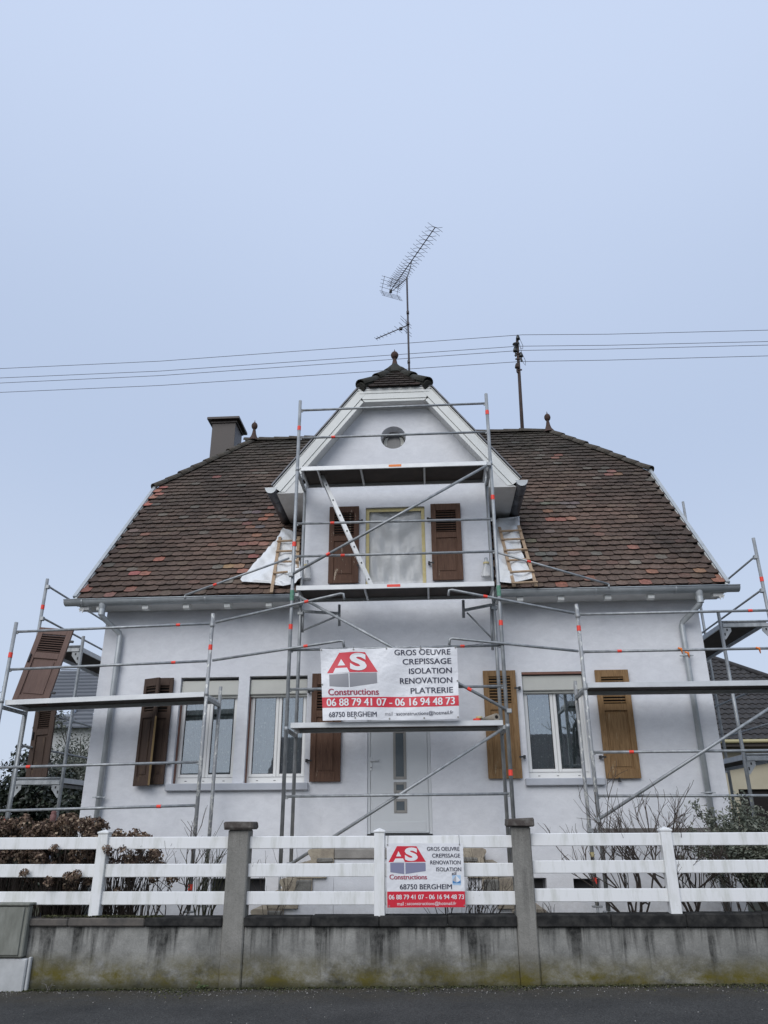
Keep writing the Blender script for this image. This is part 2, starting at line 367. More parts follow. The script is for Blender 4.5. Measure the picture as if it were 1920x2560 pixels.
# boundary wall: weathered concrete
def mk_concrete(name, base, base2, streak=1.0, moss=1.0, zb=0.0, zt=.57):
    m_, t, bs = nodes(name); bs.inputs['Roughness'].default_value = .92; bs.inputs['Specular IOR Level'].default_value = .25
    co = coord(t, world=True)
    col = ramp(t, noise(t, co, 2.6, 7, .7), [(.3, base), (.7, base2)])
    fine = ramp(t, noise(t, co, 60, 4, .7), [(.3, (.82, .82, .82)), (.7, (1.1, 1.1, 1.1))]); col = mixc(t, col, fine, 1.0, 'MULTIPLY')
    g = t.nodes.new('ShaderNodeNewGeometry'); s = t.nodes.new('ShaderNodeSeparateXYZ'); t.links.new(g.outputs['Position'], s.inputs[0]); z = s.outputs[2]
    # dark run-off streaks from the coping
    st = noise(t, coord(t, (7.5, 1, .35), world=True), 1.0, 5, .65, .3)
    hgt = mathn(t, 'MULTIPLY', mathn(t, 'SUBTRACT', z, zb+.12), 1/(zt-zb-.1), True)
    thr = mathn(t, 'ADD', st, mathn(t, 'MULTIPLY', hgt, .22))
    sk = ramp(t, thr, [(.60, (0, 0, 0)), (.74, (1, 1, 1))]); brk = ramp(t, noise(t, coord(t, (1, 1, .8), world=True, loc=(0, 0, 9)), 5.0, 6, .75), [(.30, (.15, .15, .15)), (.62, (1, 1, 1))]); col = mixc(t, col, (.022, .022, .021), mathn(t, 'MULTIPLY', mathn(t, 'MULTIPLY', sk, brk), .95*streak))
    # black bloom low down
    bl = ramp(t, noise(t, coord(t, (1.3, 1, 1.6), world=True, loc=(7, 0, 3)), 1.6, 7, .75), [(.40, (0, 0, 0)), (.60, (1, 1, 1))])
    low = mathn(t, 'SUBTRACT', 1.15, mathn(t, 'MULTIPLY', mathn(t, 'SUBTRACT', z, zb+.02), 2.2), True)
    col = mixc(t, col, (.030, .030, .027), mathn(t, 'MULTIPLY', mathn(t, 'MULTIPLY', bl, low), .92*streak))
    # yellow-green moss at the foot
    ms = ramp(t, noise(t, coord(t, (1.0, 1, 1.5), world=True, loc=(2.4, 0, 1)), 2.0, 8, .76), [(.36, (0, 0, 0)), (.60, (1, 1, 1))])
    low2 = mathn(t, 'SUBTRACT', 1.35, mathn(t, 'MULTIPLY', mathn(t, 'SUBTRACT', z, zb+.04), 4.6), True)
    col = mixc(t, col, (.110, .093, .020), mathn(t, 'MULTIPLY', mathn(t, 'MULTIPLY', ms, low2), 1.0*moss))
    bot = mathn(t, 'SUBTRACT', 1.0, mathn(t, 'MULTIPLY', mathn(t, 'SUBTRACT', z, zb-.02), 11.0), True)
    col = mixc(t, col, (.03, .032, .018), mathn(t, 'MULTIPLY', bot, .8*moss))
    t.links.new(col, bs.inputs['Base Color']); bump(t, bs, noise(t, co, 38, 5, .75), .6, .01); return m_
M['concrete'] = mk_concrete('weathered_concrete', (.205, .205, .19), (.36, .355, .33))
M['pillar'] = mk_concrete('pillar_concrete', (.20, .195, .175), (.31, .30, .275), .5, 1.0, 0, 1.5)
M['coping'] = plain('blackened_coping', (.020, .020, .020), .95, spec=.15, c2=(.062, .06, .056), scale=7, bmp=.6, bscale=50, lo=.4, hi=.75, world=True)
M['coping_light'] = plain('brown_coping', (.13, .115, .10), .95, c2=(.07, .065, .06), scale=7, bmp=.6, bscale=50, world=True)
M['cap'] = plain('pillar_cap_stone', (.075, .062, .055), .95, c2=(.15, .14, .125), scale=16, bmp=.9, bscale=40, bdist=.012, lo=.45, hi=.7)
M['cabinet'] = plain('cabinet_concrete', (.16, .165, .14), .9, c2=(.24, .245, .215), scale=4, stretch=(3, 3, 1), bmp=.3)
M['cabinet_base'] = plain('cabinet_base', (.50, .51, .51), .85, c2=(.38, .39, .39), scale=4, bmp=.3)
def mk_pvc():
    m_, t, bs = nodes('fence_pvc'); bs.inputs['Roughness'].default_value = .42
    st = ramp(t, noise(t, coord(t, (6, 1, 1.0), world=True), 1.6, 5, .7), [(.47, (0, 0, 0)), (.72, (1, 1, 1))])
    col = mixc(t, (.80, .805, .80), (.46, .47, .40), mathn(t, 'MULTIPLY', st, .6))
    sp2 = ramp(t, noise(t, coord(t, world=True), 45, 3, .6), [(.66, (0, 0, 0)), (.72, (1, 1, 1))])
    gm = t.nodes.new('ShaderNodeNewGeometry'); s = t.nodes.new('ShaderNodeSeparateXYZ'); t.links.new(gm.outputs['Position'], s.inputs[0])
    low = mathn(t, 'SUBTRACT', 1.0, mathn(t, 'MULTIPLY', mathn(t, 'SUBTRACT', s.outputs[2], .8), 1.6), True)
    big = ramp(t, noise(t, coord(t, (1, 1, 1), world=True, loc=(5, 0, 0)), 1.5, 3), [(.48, (0, 0, 0)), (.62, (1, 1, 1))])
    col = mixc(t, col, (.30, .32, .24), mathn(t, 'MULTIPLY', mathn(t, 'MULTIPLY', sp2, low), mathn(t, 'MULTIPLY', big, .7)))
    t.links.new(col, bs.inputs['Base Color']); return m_
M['pvc'] = mk_pvc()
M['sandstone'] = plain('sandstone', (.44, .38, .285), .9, c2=(.23, .195, .155), scale=7, bmp=.7, bscale=40, bdist=.01)
M['step_dark'] = plain('grimy_step', (.13, .125, .11), .95, c2=(.25, .24, .215), scale=8, bmp=.7, bscale=45, bdist=.01)
M['slab'] = plain('landing_concrete', (.22, .205, .185), .95, c2=(.33, .31, .28), scale=5, bmp=.5, bscale=40)
def mk_asphalt():
    m_, t, bs = nodes('asphalt'); bs.inputs['Roughness'].default_value = .88; bs.inputs['Specular IOR Level'].default_value = .35
    co = coord(t, world=True)
    col = ramp(t, noise(t, co, 1.1, 5, .6), [(.3, (.034, .034, .033)), (.7, (.064, .063, .060))])
    v = N(t, 'ShaderNodeTexVoronoi', Scale=95.0); t.links.new(co, v.inputs['Vector'])
    gr = ramp(t, v.outputs['Color'], [(.2, (.55, .55, .55)), (.9, (1.5, 1.5, 1.5))]); col = mixc(t, col, gr, 1.0, 'MULTIPLY')
    v2 = N(t, 'ShaderNodeTexVoronoi', Scale=14.0); t.links.new(co, v2.inputs['Vector'])
    ch = ramp(t, v2.outputs['Distance'], [(.05, (1, 1, 1)), (.09, (0, 0, 0))]); col = mixc(t, col, (.22, .21, .20), mathn(t, 'MULTIPLY', ch, .5))
    g = t.nodes.new('ShaderNodeNewGeometry'); s = t.nodes.new('ShaderNodeSeparateXYZ'); t.links.new(g.outputs['Position'], s.inputs[0])
    near = mathn(t, 'MULTIPLY', mathn(t, 'SUBTRACT', s.outputs[1], 8.6), 1.25, True)
    dn = ramp(t, noise(t, co, 3.5, 6, .75), [(.35, (0, 0, 0)), (.65, (1, 1, 1))])
    col = mixc(t, col, (.070, .058, .036), mathn(t, 'MULTIPLY', near, mathn(t, 'ADD', mathn(t, 'MULTIPLY', dn, .75), .1)))
    t.links.new(col, bs.inputs['Base Color']); bump(t, bs, v.outputs['Distance'], .8, .006); return m_
M['asphalt'] = mk_asphalt()
M['earth'] = plain('garden_earth', (.06, .05, .035), .95, c2=(.05, .065, .03), scale=1.5, bmp=.8, bscale=15, bdist=.03, world=True)
M['bark'] = plain('bark', (.045, .036, .028), .9, c2=(.085, .07, .055), scale=12, stretch=(1, 1, .3))
M['twig'] = plain('bare_twig', (.050, .038, .032), .9, c2=(.095, .075, .060), scale=9)
M['twig_green'] = plain('green_twig', (.055, .060, .035), .9, c2=(.09, .085, .05), scale=9)
def mk_leaf(name, stops, rough=.6, trans=.15):
    m_, t, bs = nodes(name); bs.inputs['Roughness'].default_value = rough
    g = t.nodes.new('ShaderNodeNewGeometry')
    t.links.new(ramp(t, g.outputs['Random Per Island'], stops), bs.inputs['Base Color']); return m_
M['dry_flower'] = mk_leaf('dried_hydrangea', [(0, (.055, .033, .024)), (.4, (.12, .075, .05)), (.75, (.20, .135, .09)), (1, (.42, .33, .235))], .85)
M['leaf_dark'] = mk_leaf('dark_evergreen_leaf', [(0, (.010, .014, .010)), (.6, (.022, .032, .020)), (1, (.05, .065, .04))], .5)
M['leaf_grey'] = mk_leaf('grey_green_leaf', [(0, (.05, .06, .045)), (.5, (.10, .115, .09)), (1, (.21, .22, .185))], .6)
M['leaf_silver'] = mk_leaf('silver_green_leaf', [(0, (.055, .065, .045)), (.5, (.12, .135, .10)), (1, (.25, .26, .21))], .6)
M['leaf_yellow'] = mk_leaf('yellow_green_leaf', [(0, (.07, .085, .02)), (.5, (.16, .17, .035)), (1, (.28, .27, .07))], .6)
M['leaf_olive'] = mk_leaf('olive_leaf', [(0, (.03, .035, .018)), (.6, (.06, .065, .035)), (1, (.11, .11, .06))], .6)
M['moss'] = mk_leaf('moss_tuft', [(0, (.03, .035, .012)), (.6, (.055, .06, .02)), (1, (.09, .085, .035))], .9)
M['weed'] = mk_leaf('weed_leaf', [(0, (.03, .05, .015)), (1, (.09, .12, .04))], .7)
M['grit'] = mk_leaf('grit', [(0, (.05, .045, .04)), (.6, (.12, .11, .095)), (1, (.34, .33, .31))], .9)
M['banner_white'] = plain('banner_vinyl', (.76, .765, .785), .32, spec=.5, bmp=.55, bscale=5, bdist=.03)
M['print_red'] = plain('print_red', (.62, .022, .045), .38); M['print_wine'] = plain('print_wine', (.36, .03, .07), .4)
M['print_navy'] = plain('print_navy', (.022, .024, .055), .4); M['print_grey'] = plain('print_grey', (.27, .27, .29), .4)
M['print_lilac'] = plain('print_lilac', (.23, .235, .34), .4); M['print_pale'] = plain('print_pale_grey', (.42, .43, .46), .4)
M['print_white'] = plain('print_white', (.80, .80, .81), .4); M['print_sky'] = plain('print_sky', (.42, .60, .80), .4); M['print_blue'] = plain('print_blue', (.06, .22, .48), .4)

# ================================================================== SETTING
rng = random.Random(7)
def struct(name, mb, mat_): return tag(part(name, mb, mat_), kind='structure')
def road_z(x): return .0125*x
mb = MB(); n = 24
for i in range(n):
    xa, xb = -60+120*i/n, -60+120*(i+1)/n
    mb.face([(xa, -7.5, road_z(xa)), (xb, -7.5, road_z(xb)), (xb, 9.62, road_z(xb)), (xa, 9.62, road_z(xa))])
struct('road', mb, M['asphalt'])
mb = MB(); mb.face([(-700, -700, -.95), (700, -700, -.95), (700, 900, -.95), (-700, 900, -.95)]); struct('ground', mb, M['earth'])
GZ = .36
mb = MB()
for i in range(40):
    for j in range(20):
        xs = [-40+2*i, -38+2*i]; ys = [9.66+2*j, 11.66+2*j]
        mb.face([(xs[0], ys[0], GZ), (xs[1], ys[0], GZ), (xs[1], ys[1], GZ), (xs[0], ys[1], GZ)])
struct('garden', mb, M['earth'])

# ------------------------------------------------------------------ boundary wall
YW = 9.5
bw = thing('boundary_wall', 'low stained concrete garden wall with black coping and two pillars', 'wall', (0, YW+.1, 0))
def wall_panel(x0, x1):
    mb = MB(); mb.box((x0, YW, -.5), (x1, YW+.16, .575), .008); part('wall_panel', mb, M['concrete'], bw)
    k = max(1, round((x1-x0)/.82)); L = (x1-x0)/k
    for i in range(k):
        a, b = x0+i*L, x0+(i+1)*L
        dz = .012*((a+b)/2)*.6 + rng.uniform(-.002, .002)
        mb = MB(); mb.box((a+.0015, YW-.045, .575+dz*.0), (b-.0015, YW+.205, .685+dz), .012)
        part('coping_slab', mb, M['coping_light'] if a < -3.3 else M['coping'], bw)
wall_panel(-7.2, -1.905); wall_panel(-1.66, 1.366); wall_panel(1.582, 7.2)
for (x0, x1, zt) in ((-1.905, -1.66, 1.575), (1.366, 1.582, 1.59)):
    mb = MB(); cx = (x0+x1)/2
    mb.box((x0, YW-.03, -.5), (x1, YW+.19, zt), .014); pl = part('pillar', mb, M['pillar'], bw)
    mb = MB(); mb.box((x0-.05, YW-.085, zt+.001), (x1+.05, YW+.24, zt+.09), .016)
    # uneven, chipped top
    mb.v = [(x+rng.uniform(-.006, .006), y+rng.uniform(-.004, .004), z+rng.uniform(-.007, .007)) for x, y, z in mb.v]
    part('cap', mb, M['cap'], pl)

# ------------------------------------------------------------------ white rail fence, three runs between the pillars
RZ_L = [(1.368, 1.499), (1.071, 1.210), (.785, .922)]
RZ_R = [(1.384, 1.517), (1.103, 1.234), (.816, .949)]
def fence_run(label, spans, posts, rz):
    xs = [a for s in spans for a in s]
    f = thing('rail_fence', label, 'fence', (sum(xs)/len(xs), YW+.06, .69), 'white rail fence runs on the garden wall')
    for (a, b) in spans:
        for (z0, z1) in rz:
            mb = MB(); mb.box((a, YW+.035, z0), (b, YW+.085, z1), .006); part('rail', mb, M['pvc'], f)
    for x in posts:
        mb = MB(); mb.box((x-.06, YW, .67), (x+.06, YW+.12, 1.535), .006); p_ = part('post', mb, M['pvc'], f)
        mb = MB(); h = .068; z = 1.536
        mb.box((x-h, YW-.008, z), (x+h, YW+.128, z+.02), .003)
        mb.raw([(x-h+.004, YW-.004, z+.02), (x+h-.004, YW-.004, z+.02), (x+h-.004, YW+.124, z+.02), (x-h+.004, YW+.124, z+.02), (x, YW+.06, z+.048)],
               [(0, 1, 4), (1, 2, 4), (2, 3, 4), (3, 0, 4)])
        part('cap', mb, M['pvc'], p_)
fence_run('white plastic rail fence left of the two pillars, dried hydrangea heads poking through', [(-7.2, -3.465), (-3.345, -1.90)], [-3.405], RZ_L)
fence_run('white plastic rail fence between the two concrete pillars, carrying the small company sign', [(-1.665, -.206), (-.086, 1.38)], [-.146], RZ_L)
fence_run('white plastic rail fence right of the two pillars, in front of the bare shrubs', [(1.57, 3.045), (3.165, 7.2)], [3.105], RZ_R)

# ------------------------------------------------------------------ concrete meter cabinet at the left edge
CBX = -4.112
cb = thing('meter_cabinet', 'grey green concrete meter cabinet on a pale block at the left end of wall', 'cabinet', (-4.7, 9.42, -.06))
mb = MB(); mb.box((-5.2, 9.40, .275), (CBX, 9.498, .79), .012); part('body', mb, M['cabinet'], cb)
mb = MB(); mb.box((-5.2, 9.383, .30), (CBX-.045, 9.399, .775), .005); part('door', mb, M['cabinet'], cb)
mb = MB(); mb.box((-5.22, 9.372, .791), (CBX+.012, 9.60, .815), .006); part('lid', mb, M['cabinet'], cb)
mb = MB(); mb.box((-5.2, 9.425, -.5), (CBX+.05, 9.498, .262), .012); part('base', mb, M['cabinet_base'], cb)
mb = MB(); mb.box((CBX+.053, 9.45, -.5), (CBX+.085, 9.497, .274), .008); part('base_edge', mb, M['cabinet_base'], cb)

# ================================================================== HOUSE
YH = 11.87; XL, XR = -4.77, 4.71; YB = 19.6
house = thing('house', 'white rendered house with brown beaver tail tile roof and gabled central dormer', 'house', (-.03, YH, GZ))
OPEN = {'L1': (-3.43, -2.506, 2.205, 3.785), 'L2': (-2.334, -1.42, 2.205, 3.79), 'R': (1.894, 2.822, 2.237, 3.785), 'door': (-.48, .465, 1.5, 3.5),
        'c1': (-2.72, -1.93, .70, .925), 'c2': (1.55, 2.03, .70, .925), 'c3': (2.40, 2.77, .66, .915)}
DW = (-.522, .475, 5.25, 6.605)
mb = MB()
def grid_wall(mb, x0, x1, z0, z1, holes, Y):
    xs = sorted({x0, x1, *[h[0] for h in holes], *[h[1] for h in holes]}); zs = sorted({z0, z1, *[h[2] for h in holes], *[h[3] for h in holes]})
    for i in range(len(xs)-1):
        for j in range(len(zs)-1):
            cx, cz = (xs[i]+xs[i+1])/2, (zs[j]+zs[j+1])/2
            if any(h[0] < cx < h[1] and h[2] < cz < h[3] for h in holes): continue
            mb.face([(xs[i], Y, zs[j]), (xs[i+1], Y, zs[j]), (xs[i+1], Y, zs[j+1]), (xs[i], Y, zs[j+1])])
def reveal(mb, h, Y, d):
    x0, x1, z0, z1 = h
    mb.face([(x0, Y, z0), (x0, Y+d, z0), (x0, Y+d, z1), (x0, Y, z1)]); mb.face([(x1, Y, z0), (x1, Y, z1), (x1, Y+d, z1), (x1, Y+d, z0)])
    mb.face([(x0, Y, z1), (x0, Y+d, z1), (x1, Y+d, z1), (x1, Y, z1)]); mb.face([(x0, Y, z0), (x1, Y, z0), (x1, Y+d, z0), (x0, Y+d, z0)])
grid_wall(mb, XL, XR, -.2, 5.05, list(OPEN.values()), YH)
for k, h in OPEN.items(): reveal(mb, h, YH, .06 if k == 'door' else .26)
grid_wall(mb, -1.55, 1.55, 5.05, 7.2, [DW], YH); reveal(mb, DW, YH, .2)
# gable field with the round window
cxw, czw, rw = -.04, 7.935, .222
def hw(z): return min(1.55, .62+(8.74-z)/1.285)
sx0, sx1, sz0, sz1 = cxw-.28, cxw+.28, czw-.28, czw+.28
def strip(za, zb):
    mb.face([(-hw(za), YH, za), (hw(za), YH, za), (hw(zb), YH, zb), (-hw(zb), YH, zb)])
strip(7.2, 7.38) ; strip(7.38, sz0)
mb.face([(-hw(sz0), YH, sz0), (sx0, YH, sz0), (sx0, YH, sz1), (-hw(sz1), YH, sz1)])
mb.face([(sx1, YH, sz0), (hw(sz0), YH, sz0), (hw(sz1), YH, sz1), (sx1, YH, sz1)])
mb.face([(-hw(sz1), YH, sz1), (hw(sz1), YH, sz1), (hw(8.6), YH, 8.6), (-hw(8.6), YH, 8.6)])
ns = 40
def sq(t):
    c, s = math.cos(t), math.sin(t); k = .28/max(abs(c), abs(s)); return (cxw+c*k, YH, czw+s*k)
for i in range(ns):
    a, b = 2*math.pi*i/ns+math.pi/4, 2*math.pi*(i+1)/ns+math.pi/4
    ca, cb_ = (cxw+rw*math.cos(a), YH, czw+rw*math.sin(a)), (cxw+rw*math.cos(b), YH, czw+rw*math.sin(b))
    mb.face([ca, sq(a), sq(b), cb_])
    mb.raw([ca, cb_, (cb_[0], YH+.3, cb_[2]), (ca[0], YH+.3, ca[2])], [(0, 1, 2, 3)], True)
# other sides of the shell
RS = 1.15; RY0, RZ0 = 11.32, 4.95; RIDGE_Y = 15.75
def roofz(y): return RZ0+RS*(y-RY0)
RIDGE_Z = roofz(RIDGE_Y)
for x in (XL, XR):
    mb.face([(x, YH, -.2), (x, YB, -.2), (x, YB, 5.4), (x, 2*RIDGE_Y-14.1, 8.0), (x, 14.1, 8.0), (x, YH, 5.4)])
mb.face([(XL, YB, -.2), (XR, YB, -.2), (XR, YB, 5.4), (XL, YB, 5.4)])
for s in (-1, 1):
    mb.face([(s*1.55, YH, 4.9), (s*1.55, 13.4, 4.9), (s*1.55, 13.4, 7.4), (s*1.55, YH, 7.4)])
wallo = part('wall', mb, M['stucco'], house)

# ------------------------------------------------------------------ roof: deck, tiles, ridge
VXL, VXR = -5.09, 5.02; RXL, RXR = -3.52, 3.39; VZL, VZR = 8.19, 8.28
VYL = RY0+(VZL-RZ0)/RS; VYR = RY0+(VZR-RZ0)/RS
DT = -.045           # deck below the tile surface
mb = MB()
def P3(x, y, o=0.0): return (x, y, roofz(y)+o)
EY = 11.37
mb.face([P3(VXL, EY, DT), P3(-1.6, EY, DT), P3(-1.6, 11.95, DT), P3(VXL, 11.95, DT)])
mb.face([P3(1.6, EY, DT), P3(VXR, EY, DT), P3(VXR, 11.95, DT), P3(1.6, 11.95, DT)])
mb.face([P3(-1.6, 12.6, DT), P3(-1.6, 11.95, DT), P3(VXL, 11.95, DT), P3(VXL, 12.6, DT)][::-1]); mb.face([P3(1.6, 11.95, DT), P3(VXR, 11.95, DT), P3(VXR, 12.6, DT), P3(1.6, 12.6, DT)])
mb.face([P3(VXL, 12.6, DT), P3(VXR, 12.6, DT), P3(VXR, VYR, DT), P3(RXR, RIDGE_Y, DT), P3(RXL, RIDGE_Y, DT), P3(VXL, VYL, DT)])
def PB(x, y, o=0.0): return (x, 2*RIDGE_Y-y, roofz(y)+o)
mb.face([PB(VXL, EY, DT), PB(VXR, EY, DT), PB(VXR, VYR, DT), PB(RXR, RIDGE_Y, DT), PB(RXL, RIDGE_Y, DT), PB(VXL, VYL, DT)][::-1])
mb.face([P3(VXL, VYL, DT), P3(RXL, RIDGE_Y, DT), PB(VXL, VYL, DT)]); mb.face([P3(VXR, VYR, DT), P3(RXR, RIDGE_Y, DT), PB(VXR, VYR, DT)][::-1])
roof = part('roof', mb, M['deck'], house)

TW, TE, TL = .182, .157, .30
def tile_mesh():
    """beaver-tail tile: origin at the middle of its lower end; x across, y up the slope, z off the slope"""
    mb = MB(); k = 8; arc = .027; th = .022
    bot = []
    for i in range(k+1):
        t = -1+2*i/k; bot.append((t*(TW/2-.002), arc*(1-math.sqrt(max(0, 1-(t*.93)**2)))/(1-math.sqrt(1-.93**2))))
    def hz(y): return .056-.046*(y/TL)
    top = [(x, y, hz(y)) for x, y in bot]+[(TW/2-.002, TL, hz(TL)), (-TW/2+.002, TL, hz(TL))]
    low = [(x, y, hz(y)-th) for x, y in bot]+[(TW/2-.002, TL, hz(TL)-th), (-TW/2+.002, TL, hz(TL)-th)]
    mb.raw(top, [tuple(range(k+3))]); mb.raw(top+low, [(i+1, i, k+3+i, k+4+i) for i in range(k)]+[(k+1, k, 2*k+3, 2*k+4), (0, k+2, 2*k+5, k+3)])
    return mb
TM = tile_mesh()
def tone(r, x=0.0, z=5.0):
    p = r.random()
    if p < .02: c = (.17, .105, .088)
    elif p < .05: c = (.165, .15, .135)
    elif p < .16: c = (.145, .108, .088)
    else:
        a = r.random(); c = (.105+.035*a, .076+.022*a, .065+.018*a)
    k = r.uniform(.86, 1.1)
    from mathutils import noise as mn
    q = mn.fractal(Vector((x*.55, z*.8, 3.3)), 1.0, 2.0, 4); q2 = mn.noise(Vector((x*.22+5, z*.35, 9.1)))
    k *= max(.45, min(1.25, 1+.42*q+.35*q2))
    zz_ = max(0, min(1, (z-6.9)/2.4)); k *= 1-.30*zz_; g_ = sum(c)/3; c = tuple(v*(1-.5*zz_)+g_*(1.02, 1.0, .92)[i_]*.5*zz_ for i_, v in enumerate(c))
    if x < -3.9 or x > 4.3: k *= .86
    c = (c[0]*(1.0+.10*q), c[1]*1.03, c[2]*(1.02-.06*q)); return tuple(v*k for v in c)
ang = math.atan(RS); ca_, sa_ = math.cos(ang), math.sin(ang)
class Field:
    """tiles laid on a plane: o = eave origin, u across, v up the slope"""
    def __init__(s, o, u, v): s.o = Vector(o); s.u = Vector(u).normalized(); s.v = Vector(v).normalized(); s.n = s.u.cross(s.v)
    def at(s, a, d): return s.o+s.u*a+s.v*d
FR = Field((0, EY-.01, roofz(EY-.01)-.056), (1, 0, 0), (0, ca_, sa_))
tiles = []
def keep(x, z):
    if z <= VZL or x > 0: lim0 = VXL
    else: lim0 = VXL+(z-VZL)*(RXL-VXL)/(RIDGE_Z-VZL)
    if z <= VZR or x < 0: lim1 = VXR
    else: lim1 = VXR+(z-VZR)*(RXR-VXR)/(RIDGE_Z-VZR)
    if x < lim0+.03 or x > lim1-.03: return False
    if abs(x) < 1.62 and z < 7.4: return False
    if z > 6.75 and abs(x) < 2.0-(z-6.95)/1.285: return False
    return True
slope_len = (RIDGE_Y-EY)/ca_
tr = random.Random(11)
nrow = int(slope_len/TE)
for r_ in range(nrow+1):
    d = r_*TE
    for i in range(-30, 31):
        a = (i+(.5 if r_ % 2 else 0))*TW
        p = FR.at(a, d+.05)
        if not keep(a, p.z): continue
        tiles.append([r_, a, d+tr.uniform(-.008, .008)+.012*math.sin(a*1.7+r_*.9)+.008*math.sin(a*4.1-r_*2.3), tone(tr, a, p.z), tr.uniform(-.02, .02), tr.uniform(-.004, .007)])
# individually replaced or bleached tiles, found where the photograph shows them
RED = (.34, .155, .125); ORA = (.32, .175, .13); GRY = (.175, .16, .145); TAN = (.30, .21, .14); PNK = (.25, .135, .11)
marks = [(RB, RED, [(700, 597), (668, 635), (622, 657), (638, 678), (602, 722), (1435, 808), (1393, 833), (1330, 1080), (630, 1098), (485, 1222), (550, 1220), (145, 1330)]),
         (RB, ORA, [(1302, 886), (1182, 818), (1200, 1198), (1300, 938), (1390, 992)]), (RB, GRY, [(1090, 795), (1280, 765), (1330, 765), (1120, 820), (1170, 842), (1220, 842), (470, 925), (1370, 886), (1235, 1050), (1310, 1050)]),
         (RB, TAN, [(1165, 1143), (1190, 1168)]), (RB, PNK, [(540, 926), (1260, 992), (1330, 992), (1050, 530), (1440, 762), (450, 1330), (1270, 838), (300, 1360)]),
         (RC, RED, [(485, 712), (545, 712), (600, 708), (1445, 1048), (955, 866)]), (RC, ORA, [(495, 332), (480, 350), (835, 433), (820, 448), (870, 448), (1380, 1020), (535, 1090)]),
         (RC, GRY, [(420, 605), (480, 605), (540, 605), (590, 625), (640, 615), (470, 775), (355, 860), (390, 930), (470, 930), (350, 880)]), (RC, PNK, [(1045, 1025), (1045, 1077), (465, 670), (700, 1085)])]
for f_, c_, pts in marks:
    for q in pts:
        h = UPL(f_(*q), (0, -RS, 1), RZ0-RS*RY0)
        best = min(tiles, key=lambda t: (t[1]-h.x)**2+((FR.at(t[1], t[2]+.06)-h).length)**2)
        best[3] = tuple(v*tr.uniform(.9, 1.1) for v in c_)
def tile_matrix(F, a, d, tw=0, tz=0):
    u = F.u*math.cos(tw)+F.v*math.sin(tw); v = F.v*math.cos(tw)-F.u*math.sin(tw)
    mm = Matrix((u, v, F.n)).transposed().to_4x4(); mm.translation = F.at(a, d)+F.n*tz; return mm
tiles.sort(key=lambda t: (t[0], abs(t[1])))
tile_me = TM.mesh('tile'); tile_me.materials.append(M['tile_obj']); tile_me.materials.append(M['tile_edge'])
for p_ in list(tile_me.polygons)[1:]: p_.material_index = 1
NTOP = 11
fld = MB(); fld.col = []
def bake(fld, F, a, d, c, tw=0, tz=0):
    mm = tile_matrix(F, a, d, tw, tz); b = len(fld.v)
    fld.v += [tuple(mm @ Vector(p)) for p in TM.v]; fld.f += [tuple(b+i for i in f) for f in TM.f]; fld.sm += [False]*len(TM.f); fld.col += [c]*NTOP+[(.040, .030, .026)]*(len(TM.v)-NTOP)  # baked rims get the same painted shadow-line colour
for i, (r_, a, d, c, tw, tz) in enumerate(tiles):
    if i < 300:
        o = bpy.data.objects.new('tile', tile_me); COL.objects.link(o); o.parent = roof
        mm = tile_matrix(FR, a, d, tw, tz); o.location = mm.translation-WL[roof]; o.rotation_euler = mm.to_euler(); o.color = (*c, 1)
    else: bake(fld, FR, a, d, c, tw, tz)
# doubling course at the eave (fills the gaps between the first tails)
for i in range(-30, 31):
    a = (i+.5)*TW
    if keep(a, 5.2): bake(fld, FR, a, .012, tone(tr), 0, -.016)
# dormer roof planes
DRX, DRZ, DRS = 2.075, 6.955, 1.285; DPK = 9.62; HF = 11.555
dang = math.atan(DRS)
for s in (-1, 1):
    F = Field((s*DRX, HF, DRZ-.03), (0, -s, 0), (-s*math.cos(dang), 0, math.sin(dang)))
    for r_ in range(int((DRX/math.cos(dang))/TE)+1):
        for i in range(-1, 25):
            a = -(i+(.5 if r_ % 2 else 0))*TW*s
            p = F.at(a, r_*TE)
            if p.y < HF+.12 or p.y > RY0+(p.z-RZ0)/RS+.05: continue
            if p.z > DPK-.22: continue
            if p.z+.24 > 8.76 and p.y < HF+(p.z+.24-8.76)/.86*.74+.1: continue
            bake(fld, F, a, r_*TE, tone(tr), 0, 0)
hang = math.atan2(DPK-8.76, .74)
FH = Field((0, HF-.03, 8.735), (1, 0, 0), (0, math.cos(hang), math.sin(hang)))
for r_ in range(7):
    for i in range(-4, 5):
        a = (i+(.5 if r_ % 2 else 0))*TW; d = r_*TE*.86
        if abs(a)+.10 > .62*(1-d/1.12): continue
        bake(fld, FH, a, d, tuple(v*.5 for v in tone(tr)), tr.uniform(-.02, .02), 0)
fo = part('tile_field', fld, M['tile_att'], roof); fo['kind'] = 'stuff'
mb = MB()
for s in (-1, 1):
    mb.face([(s*DRX, HF, DRZ-.07), (s*.65, HF, 8.79-.07), (0, 12.3, DPK-.07), (0, 15.38, DPK-.07), (s*DRX, 13.06, DRZ-.07)][::-s])
mb.face([(-.66, HF, 8.72), (.66, HF, 8.72), (0, 12.3, DPK-.06)])
part('dormer_roof_deck', mb, M['deck'], roof)

